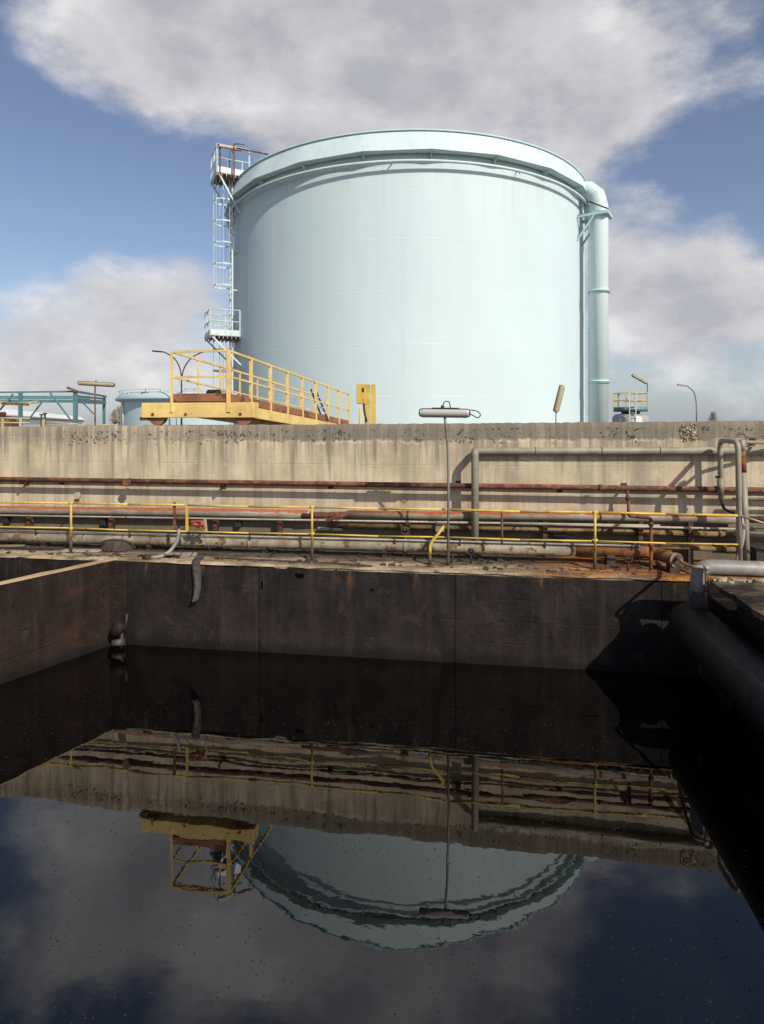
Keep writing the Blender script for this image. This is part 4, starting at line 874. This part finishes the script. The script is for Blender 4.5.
# caged ladder on the left
ph = R(-65); nd = tdir(ph); tg = Vector((-nd.y, nd.x, 0)); LB = TC + nd * TR
lad = empty('caged_ladder', LB + UP * GZ + nd * .3, 'white caged ladder with two railed platforms on the left side of the tank', 'ladder')
def lp(r, t, z): return LB + nd * r + tg * t + UP * z
zlow, ztp = 7.87, 14.75
for t_ in (-.24, .24): MB().beam(lp(.26, t_, GZ), lp(.26, t_, ztp + .05), .075, .05, nd).build('stringer', 'white_steel', lad)
z = GZ + .3
while z < ztp: MB().tube([lp(.26, -.24, z), lp(.26, .24, z)], .014, 6).build('rung', 'white_steel', lad); z += .3
hoopz = []; z = zlow + 2.2
while z < ztp - .2: hoopz.append(z); z += .92
def hoop(z): return [lp(.26, -.26, z), lp(.40, -.40, z), lp(.68, -.42, z), lp(.95, -.26, z), lp(1.02, 0, z), lp(.95, .26, z), lp(.68, .42, z), lp(.40, .40, z), lp(.26, .26, z)]
for z in hoopz:
    m = MB(); hh = hoop(z)
    for a, b in zip(hh, hh[1:]): m.beam(a, b, .012, .06)
    m.build('cage_hoop', 'white_steel', lad)
for k in (1, 2, 3, 4, 5, 6, 7):
    a, b = hoop(hoopz[0] - .05)[k], hoop(ztp - .1)[k]; MB().beam(a, b, .045, .012, nd).build('cage_bar', 'white_steel', lad)
hz2 = [4.6, 5.5, 6.4, 7.3]
for z in hz2:
    m = MB(); hh = hoop(z)
    for a, b in zip(hh, hh[1:]): m.beam(a, b, .012, .06)
    m.build('cage_hoop', 'galvanised', lad)
for k in (1, 2, 4, 6, 7): MB().beam(hoop(4.6)[k], hoop(zlow - .15)[k], .045, .012, nd).build('cage_bar', 'galvanised', lad)
for z in (5.4, 9.9, 11.6, 13.2): 
    for t_ in (-.24, .24): MB().beam(lp(-.03, t_, z), lp(.28, t_, z), .05, .05).build('wall_tie', 'white_steel', lad)
def platform(z, r0, r1, t0, t1, railh, gap=False):
    pf = MB(); pf.hexa([lp(r0, t0, z - .05), lp(r1, t0, z - .05), lp(r1, t1, z - .05), lp(r0, t1, z - .05), lp(r0, t0, z), lp(r1, t0, z), lp(r1, t1, z), lp(r0, t1, z)])
    k = (r1 - r0) / 7
    for i in range(8): pf.beam(lp(r0 + k * i, t0, z - .10), lp(r0 + k * i, t1, z - .10), .03, .10)
    pl = pf.build('platform_floor', 'galvanised', lad)
    for a, b in (((r0, t0), (r1, t0)), ((r1, t0), (r1, t1)), ((r1, t1), (r0, t1))):
        MB().beam(lp(*a, z + .10), lp(*b, z + .10), .012, .24).build('toe_plate', 'white_steel', pl)
        for q in (.58, railh): MB().tube([lp(*a, z + q), lp(*b, z + q)], .022, 8).build('platform_rail', 'white_steel', pl)
    for a in ((r0, t0), ((r0 + r1) / 2, t0), (r1, t0), (r1, (t0 + t1) / 2), (r1, t1), ((r0 + r1) / 2, t1), (r0, t1)):
        MB().beam(lp(*a, z - .05), lp(*a, z + railh), .05, .05).build('rail_post', 'white_steel', pl)
    for t_ in (t0, t1): MB().beam(lp(r1 - .08, t_, z - .1), lp(-.02, t_, z - (1.25 if z < 14 else 1.7)), .05, .06).build('brace', 'white_steel', pl)
    return pl
platform(zlow, .02, 1.25, -.70, .70, 1.08)
pl = platform(ztp, -.38, .98, -.70, .70, 1.15)
for t_ in (-.34, .34):
    MB().tube([lp(.26, t_, ztp), lp(.26, t_, ztp + 1.45), lp(-.25, t_, ztp + 1.5)], .025, 8, .2).build('grab_rail', 'rust', lad)
hr = atD(268, 154.5, 26.8); MB().tube([atD(217.5, 144.5, 26.0), atD(232, 147, 26.3), hr], .035, 8).build('roof_hand_rail', 'rust', lad)
a = atD(219, 145.5, 26.05); b = atD(236, 148.5, 26.3); MB().beam(a, b, .16, .10).build('lamp_housing', 'lamp_beige', lad)
for px in (220, 234): q = atD(px, 146.5, 26.15); MB().beam(q, q - UP * 1.5, .05, .05).build('lamp_stand', 'rust', lad)
for t_ in (-.55, .5): MB().beam(lp(.1, t_, ztp - .1), lp(-.1, t_, TZ - .2), .07, .07).build('platform_leg', 'dark_steel', lad)

# ------------------------------------------------------------------ yellow travelling bridge on the wall
zw = wall_top(-5.5) + .002; Yc = Y2 + .2
xa, xb = atY(141, 410, Y2 + .05).x, atY(254, 410, Y2 + .05).x
br = empty('gangway_bridge', Vector(((xa + xb) / 2, Yc, zw)), 'yellow wheeled gangway with guard rails and rusty kick boards on top of the concrete wall', 'gangway')
zb0, zb1 = zw + .155, zw + .47
eb = MB().box((xa, Yc - .14, zb0), (xb, Yc + .14, zb1)).build('end_beam', 'bridge_yellow', br, .012)
for x in (xa + .26, xa + 1.0, xb - .3): MB().tube([(x, Yc - .14, zb0 + .07), (x, Yc - .152, zb0 + .07)], .035, 10).build('bolt', 'rust', eb)
for x in (xa + .31, xb - .25):
    w = MB().tube([(x, Yc - .07, zw + .19), (x, Yc + .07, zw + .19)], .19, 26).build('wheel', 'bridge_rust', br)
    MB().tube([(x, Yc - .085, zw + .19), (x, Yc + .085, zw + .19)], .21, 26).build('wheel_flange', 'dark_rust', w) if False else MB().tube([(x, Yc - .12, zw + .19), (x, Yc + .12, zw + .19)], .05, 12).build('axle', 'dark_rust', w)
MB().box((xa - .06, Yc - .1, zb0 - .06), (xa + .12, Yc + .1, zb0 + .02)).build('buffer', 'ochre_pipe', br)
m = MB().box((xa, Yc - .05, zw - .004), (xb, Yc + .05, zw + .004)); m.build('rail_strip', 'rust', br)
XL, XR = atY(171, 380, Y2 + .02).x, atY(228, 380, Y2 + .02).x
dk0 = zb1 + .02; drop = -.53; dirb = Vector((.97, 7.7, 0)); LN = dirb.length
def gp(side, t, z):       # side 0 left 1 right, t 0..1 along, z above the deck line
    x = XL + (XR - XL) * side; return Vector((x, Y2 + .08, 0)) + dirb * t + UP * (dk0 + drop * t + z)
MB().hexa([gp(0, 0, 0), gp(1, 0, 0), gp(1, 1, 0), gp(0, 1, 0), gp(0, 0, .03), gp(1, 0, .03), gp(1, 1, .03), gp(0, 1, .03)]).build('deck', 'bridge_rust', br)
MB().beam(gp(0, 0, .09), gp(1, 0, .09), .012, .165).build('kick_board', 'bridge_rust', br)
for s_ in (0, 1):
    MB().beam(gp(s_, 0, .09), gp(s_, 1, .09), .012, .165).build('kick_board', 'bridge_rust', br)
    MB().beam(gp(s_, .03, -.14), gp(s_, 1, -.14), .09, .24).build('girder', 'bridge_yellow', br)
for k in range(9): MB().beam(gp(0, .05 + k * .115, -.1), gp(1, .05 + k * .115, -.1), .08, .12).build('cross_beam', 'bridge_yellow', br)
RH, RM = 1.055, .52
NPOST = 8
for s_ in (0, 1):
    for q, r_ in ((RH, .021), (RM, .017)): MB().beam(gp(s_, 0, q), gp(s_, 1, q), r_ * 2, r_ * 2.2).build('hand_rail' if q == RH else 'mid_rail', 'bridge_yellow', br)
    for k in range(NPOST + 1):
        w = (.085 if s_ else .045) if k == 0 else .075 if s_ else .04
        a = gp(s_, k / NPOST, -.22 if k == 0 else -.2); b = gp(s_, k / NPOST, RH)
        MB().beam(a + Vector((0, -.03 if k == 0 else 0, 0)), b + Vector((0, -.03 if k == 0 else 0, 0)), w, .03, Vector((0, 1, 0))).build('post', 'bridge_yellow', br)
for q in (RH, RM): MB().beam(gp(0, 0, q), gp(1, 0, q), .04, .045).build('hand_rail' if q == RH else 'mid_rail', 'bridge_yellow', br)
for s_ in (0, 1):
    p = gp(s_, .97, -.25); MB().box((p.x - .06, p.y - .06, GZ), (p.x + .06, p.y + .06, p.z + .05)).build('trestle_leg', 'bridge_yellow', br)
# things on the gangway and beyond its end
c = gp(.32, .12, .03); root = empty('motor_drum', c, 'black motor drum on the gangway deck behind the kick board', 'motor')
MB().tube([c + Vector((-.13, 0, .2)), c + Vector((.13, 0, .2))], .14, 16).build('casing', 'black_rubber', root); MB().box((c.x - .12, c.y - .1, c.z), (c.x + .12, c.y + .1, c.z + .08)).build('foot', 'dark_steel', root)
c = gp(.55, .80, .03); root = empty('step_ladder', c, 'dark folding step ladder leaning on the gangway rail', 'ladder')
a0, a1 = atD(326, 416, 18.3), atD(313, 389, 18.3); rt = RT * .065
dz = (c.z) - a0.z
for s_ in (-1, 1): MB().beam(Vector((a0.x, a0.y, c.z)) + rt * s_ * 1.2, a1 + rt * s_, .035, .05).build('ladder_rail', 'dark_steel', root)
for k in range(5): q = a0.lerp(a1, .12 + k * .19); MB().beam(q - rt * 1.15, q + rt * 1.15, .05, .025).build('ladder_step', 'white_steel', root)
root = empty('control_post', Vector((atD(370, 424, 17).x, atD(370, 424, 17).y, GZ)), 'pair of yellow steel posts carrying a yellow control box beside the gangway', 'post')
for px, w in ((367.5, .14), (373.5, .11)):
    c = atD(px, 384.5, 17.0); MB().box((c.x - w / 2, c.y - .06, GZ), (c.x + w / 2, c.y + .06, c.z)).build('post', 'yellow_rail', root, .008)
c = atD(361.5, 394, 16.95); MB().box((c.x - .12, c.y - .1, c.z - .27), (c.x + .10, c.y + .1, c.z + .27)).build('control_box', 'yellow_rail', root, .015)
MB().box((c.x + .03, c.y - .112, c.z + .05), (c.x + .09, c.y - .1, c.z + .16)).build('label_plate', 'dark_steel', root)
MB().tube([c + Vector((.06, 0, -.25)), c + Vector((.08, 0, -.5)), c + Vector((.14, .0, -.75))], .03, 8, .1).build('cable', 'dark_steel', root)
MB().tube([atD(360, 408, 16.98), Vector((atD(360, 408, 16.98).x, atD(360, 408, 16.98).y, GZ))], .03, 8).build('conduit', 'yellow_rail', root)

# ------------------------------------------------------------------ background left
tf = empty('steel_frame', atD(75, 424, 34) * 1, 'teal painted steel pipe rack with diagonal braces behind the wall', 'frame'); tf.location.z = GZ
dF = 34.0
def col_(px, d, w, top, nm='column'): 
    c = atD(px, top, d); MB().box((c.x - w / 2, c.y - w / 2, GZ), (c.x + w / 2, c.y + w / 2, c.z)).build(nm, 'teal_steel', tf)
col_(75.5, 34, .18, 391, 'column'); col_(20.5, 36, .17, 392.5); col_(104, 42, .14, 396.5); col_(-40, 36, .17, 391)
for (x0, y0, d0, x1, y1, d1, w, h_) in ((-60, 393, 34.5, 76, 391.5, 34, .1, .09), (-60, 401, 34.5, 76, 401.2, 34, .12, .15), (-60, 397.5, 38, 90, 397.5, 40, .15, .22), (76, 391.5, 34, 106, 396.5, 42, .12, .12), (76, 400.8, 34, 105, 402.5, 42, .15, .26), (76, 396, 34, 105, 399, 42, .1, .12)):
    MB().beam(atD(x0, y0, d0), atD(x1, y1, d1), w, h_).build('rack_beam', 'teal_steel', tf)
for (x0, y0, x1, y1) in ((13, 394, 0, 410), (50, 393, 70, 419), (42, 402, 26, 423), (83, 403, 94, 414), (-20, 394, -8, 412)):
    MB().beam(atD(x0, y0, 34), atD(x1, y1, 34), .07, .07).build('brace', 'teal_steel', tf)
root = empty('canted_lamp', atD(72, 391, 33.9), 'small brown lamp tipped on top of the teal frame', 'lamp')
MB().beam(atD(67.5, 387.5, 33.9), atD(77, 391.5, 33.9), .14, .12).build('housing', 'ochre_pipe', root)
root = empty('rack_walkway', atD(10, 404, 33), 'cream coloured pipes and trays carried on the teal frame', 'pipework')
for (x0, y0, x1, y1, mt) in ((-40, 400, 8, 402.5, 'lamp_beige'), (2, 403.5, 28, 404.5, 'ochre_pipe'), (16, 404, 38, 402, 'lamp_beige')): MB().beam(atD(x0, y0, 33.7), atD(x1, y1, 33.7), .2, .14).build('tray', mt, root)
# white hall receding behind the frame
root = empty('white_hall', Vector((-60, 100, GZ)), 'long low white industrial hall with a grey window band behind the teal frame', 'building')
h0, h1 = atD(-60, 424, 52), atD(84, 424, 170); hd = (h1 - h0); hd.z = 0; hn = Vector((-hd.y, hd.x, 0)).normalized()
HT = HC + 20 / F * 60
def hp(t, z, o=0): return Vector((h0.x, h0.y, 0)) + hd * t + hn * o + UP * z
MB().hexa([hp(0, GZ), hp(1, GZ), hp(1, GZ, 20), hp(0, GZ, 20), hp(0, HT - .85), hp(1, HT - .85), hp(1, HT - .85, 20), hp(0, HT - .85, 20)]).build('wall', 'white_clad', root)
MB().hexa([hp(-.01, HT - .95, -.3), hp(1.01, HT - .95, -.3), hp(1.01, HT - .95, 20), hp(-.01, HT - .95, 20), hp(-.01, HT - .8, -.3), hp(1.01, HT - .8, -.3), hp(1.01, HT + .05, 1.0), hp(-.01, HT + .05, 1.0)]).build('roof', 'white_clad', root)
for k in range(30): a = .01 + k * .033; MB().hexa([hp(a, HT - 1.30, -.05), hp(a + .029, HT - 1.30, -.05), hp(a + .029, HT - 1.30, .05), hp(a, HT - 1.30, .05), hp(a, HT - 1.02, -.05), hp(a + .029, HT - 1.02, -.05), hp(a + .029, HT - 1.02, .05), hp(a, HT - 1.02, .05)]).build('window', 'galvanised', root)
# yellow railing in front of it
root = empty('far_railing', atD(20, 424, 26), 'short yellow railing with taps showing over the wall before the white hall', 'railing'); root.location.z = GZ
for (x0, y0, x1, y1) in ((-30, 417.5, 30, 418.3), (-30, 422.5, 30, 422.8), (44, 422, 78, 424), (44, 425.5, 118, 425)): MB().tube([atD(x0, y0, 26), atD(x1, y1, 26)], .022, 6).build('rail', 'faded_yellow', root)
for px, y in ((3, 418), (21, 418), (44, 419.5), (84, 423), (117, 424.5)): c = atD(px, y, 26); MB().box((c.x - .05, c.y - .05, GZ), (c.x + .03, c.y + .03, c.z + .02)).build('post', 'faded_yellow', root)
root = empty('rusty_machine', atD(8, 424, 27), 'rusty brown pump housing peeking over the wall among yellow rails', 'machine'); root.location.z = GZ
c = atD(7, 419.5, 27); MB().tube([c + Vector((-.9, 0, -.3)), c + Vector((.3, 0, -.3))], .33, 14).build('casing', 'rust', root); c2 = atD(-3, 412, 27); MB().box((c2.x - .4, c2.y - .3, GZ), (c2.x + .2, c2.y + .3, c2.z)).build('gearbox', 'dark_rust', root)
MB().box((c.x - .8, c.y - .3, GZ), (c.x + .2, c.y + .3, c.z - .5)).build('plinth', 'dark_rust', root)
for px, py, lb in ((41.5, 415, 'thin dark tap nearest the short yellow railing before the white hall'), (45, 414, 'slightly taller thin dark tap before the white hall')):
    c = atD(px, py, 28); rt_ = empty('tap_post', Vector((c.x, c.y, GZ)), lb, 'tap', 'taps before the white hall')
    MB().tube([Vector((c.x, c.y, GZ)), c], .04, 8).build('stem', 'dark_steel', rt_); MB().beam(c + Vector((-.1, 0, .02)), c + Vector((.1, 0, .02)), .05, .05).build('tap_handle', 'dark_steel', rt_)
# smaller tank behind
d2 = 68.; c2 = atD(196, 424, d2); c2.z = 0; r2 = 7.6; z2 = HC + 32.5 / F * (d2 - r2)
root = empty('storage_tank', c2 + UP * GZ, 'smaller light blue tank with rim railing seen behind the yellow gangway', 'tank')
MB().lathe([(r2, GZ), (r2, z2 - .1)], c2, 80).build('shell', 'blue_tank_paint', root)
MB().lathe([(r2, z2 - .9), (r2 + .55, z2 - .72), (r2 + .6, z2 - .62), (r2 + .1, z2), (r2 - .1, z2), (r2 * .5, z2 + .25), (0, z2 + .35)], c2, 80).build('fascia', 'blue_tank_paint', root)
for k in range(60):
    a = 2 * math.pi * k / 60; q = c2 + Vector((math.cos(a), math.sin(a), 0)) * (r2 + .25); MB().beam(q + UP * (z2 - .75), q + UP * (z2 + .25), .06, .04).build('rim_post', 'white_steel', root)
for k in (30, 38, 47): a = 2 * math.pi * k / 60; q = c2 + Vector((math.cos(a), math.sin(a), 0)) * (r2 + .12); MB().tube([q + UP * GZ, q + UP * (z2 - .7)], .07, 8).build('down_pipe', 'white_steel', root)
MB().lathe([(r2 + .25, z2 + .22), (r2 + .29, z2 + .22), (r2 + .29, z2 + .26), (r2 + .25, z2 + .26)], c2, 80).build('rim_rail', 'white_steel', root)
# double street lamp
d3 = 57.; c = atD(181.5, 376.5, d3); root = empty('street_lamp', Vector((c.x, c.y, GZ)), 'dark double-armed street lamp with curved arms behind the yellow gangway', 'street lamp')
MB().tube([Vector((c.x, c.y, GZ)), c], [.09, .065], 10).build('pole', 'dark_steel', root)
for pts in ([(181.5, 380), (180.5, 368), (174, 357), (164, 352), (161, 351.5)], [(181.5, 380), (183.5, 368), (191, 357.5), (201, 352.5), (206, 351.5)]):
    MB().tube([atD(x, y, d3) for x, y in pts], .06, 8, .8).build('arm', 'dark_rust', root)
for x0, x1 in ((152.5, 162), (205, 214)): MB().beam(atD(x0, 351 if x0 < 180 else 351.6, d3), atD(x1, 351.8 if x0 < 180 else 351, d3), .26, .13).build('lamp_head', 'dark_steel', root)
# bare trees on the horizon
def bare_tree(px, py, d, w, lab, grp, n=46, narrow=True):
    b_ = atD(px, 424, d); b_.z = GZ; H_ = atD(px, py, d).z - GZ; root = empty('bare_tree', b_, lab, 'tree', grp)
    MB().tube([b_, b_ + UP * H_ * .5, b_ + UP * H_ * .96], [H_ * .018, H_ * .012, H_ * .003], 6).build('trunk', 'bark', root)
    m = MB()
    for i in range(n * 3):
        z = H_ * random.uniform(.16, .9); a = random.random() * 6.28; L_ = w * (1.05 - z / H_) * random.uniform(.5, 1.2) + .2; e = b_ + UP * (z + H_ * (.18 if narrow else .1) * random.uniform(.5, 1.2)) + Vector((math.cos(a), math.sin(a), 0)) * L_
        s0 = b_ + UP * z; md = s0.lerp(e, .5) + UP * L_ * .1; m.tube([s0, md, e], [.06, .04, .015], 4)
        for q in range(5):
            st_ = s0.lerp(e, random.uniform(.3, 1)); m.tube([st_, st_ + Vector((random.uniform(-.5, .5), random.uniform(-.5, .5), random.uniform(.3, 1.1))) * w * .35], [.035, .012], 3)
    m.build('crown', 'twig', root)
bare_tree(114.5, 410.5, 150, 1.5, 'shorter of two slender bare poplars beside the smaller blue tank', 'poplars on the horizon'); bare_tree(119, 407.5, 155, 1.5, 'taller of two slender bare poplars beside the smaller blue tank', 'poplars on the horizon')
bare_tree(713.5, 412.5, 170, 1.9, 'pale bare tree tip on the horizon right of the single street lamp', None, 40, False)

# ------------------------------------------------------------------ background right
d4 = 46.; c = atD(630.5, 424, d4); c.z = 0; r4 = 17.5 / F * d4; zt4 = HC + 9.5 / F * d4
root = empty('small_vessel', c + UP * GZ, 'small silver vessel with teal top platform and yellow railing right of the tank', 'tank')
MB().lathe([(r4 * .99, GZ), (r4 * .99, zt4 - .25), (r4 * .86, zt4), (r4 * .5, zt4 + .05), (0, zt4 + .06)], c, 36).build('vessel_body', 'silver_steel', root)
zp = HC + 13 / F * d4; MB().lathe([(r4 * .55, zp - .05), (r4 * .92, zp - .05), (r4 * .92, zp + .28), (r4 * .0, zp + .28)], c, 36).build('platform', 'teal_steel', root)
MB().lathe([(r4 * .5, zt4), (r4 * .5, zp)], c, 24).build('neck', 'dark_steel', root)
for k in range(12):
    a = 2 * math.pi * k / 12; q = c + Vector((math.cos(a), math.sin(a), 0)) * r4 * .9; MB().beam(q + UP * (zp + .1), q + UP * (zp + 1.3), .06, .06).build('rail_post', 'faded_yellow', root)
for z in (zp + .75, zp + 1.3): MB().tube([c + Vector((math.cos(2 * math.pi * k / 24), math.sin(2 * math.pi * k / 24), 0)) * r4 * .9 + UP * z for k in range(25)], .032, 6, cap=False).build('guard_rail', 'faded_yellow', root)
for px in (629.5, 636): q = atD(px, 420, d4 - r4 * 1.03); MB().beam(Vector((q.x, q.y, GZ)), Vector((q.x, q.y, zp + 1.4)), .05, .05).build('ladder_rail', 'white_steel', root)
qa, qb = atD(629.5, 420, d4 - r4 * 1.03), atD(636, 420, d4 - r4 * 1.03); z = GZ + .2
while z < zp + 1.2: MB().tube([Vector((qa.x, qa.y, z)), Vector((qb.x, qb.y, z))], .018, 5).build('ladder_rung', 'white_steel', root); z += .3
root = empty('mast_lamp', atD(647, 410, d4), 'beige fluorescent lamp angled from a mast on the small silver vessel', 'lamp'); root.location.z = zp + .28
b0 = atD(647.3, 406, d4 - .2); MB().tube([Vector((b0.x, b0.y, zp + .2)), atD(647.3, 383, d4 - .2)], .035, 6).build('mast', 'dark_steel', root)
tube_lamp(root, (atD(632, 375, d4 - .2) + atD(647, 383.5, d4 - .2)) / 2, atD(632, 375, d4 - .2) - atD(647, 383.5, d4 - .2), 1.3, .10, (0, -1, -.6), 'lamp_beige')
d5 = 105.; root = empty('street_lamp', atD(696.5, 424, d5), 'single grey street lamp with one arm curving left on the horizon', 'street lamp'); root.location.z = GZ
b0 = atD(696.5, 424, d5); b0.z = GZ
MB().tube([b0, atD(696.5, 402, d5), atD(694, 391, d5), atD(687, 386, d5)], [.14, .11, .1, .09] if False else .11, 8, 1.2).build('pole', 'galvanised', root)
MB().beam(atD(677.5, 384.6, d5), atD(687.5, 386.2, d5), .4, .22).build('lamp_head', 'galvanised', root)
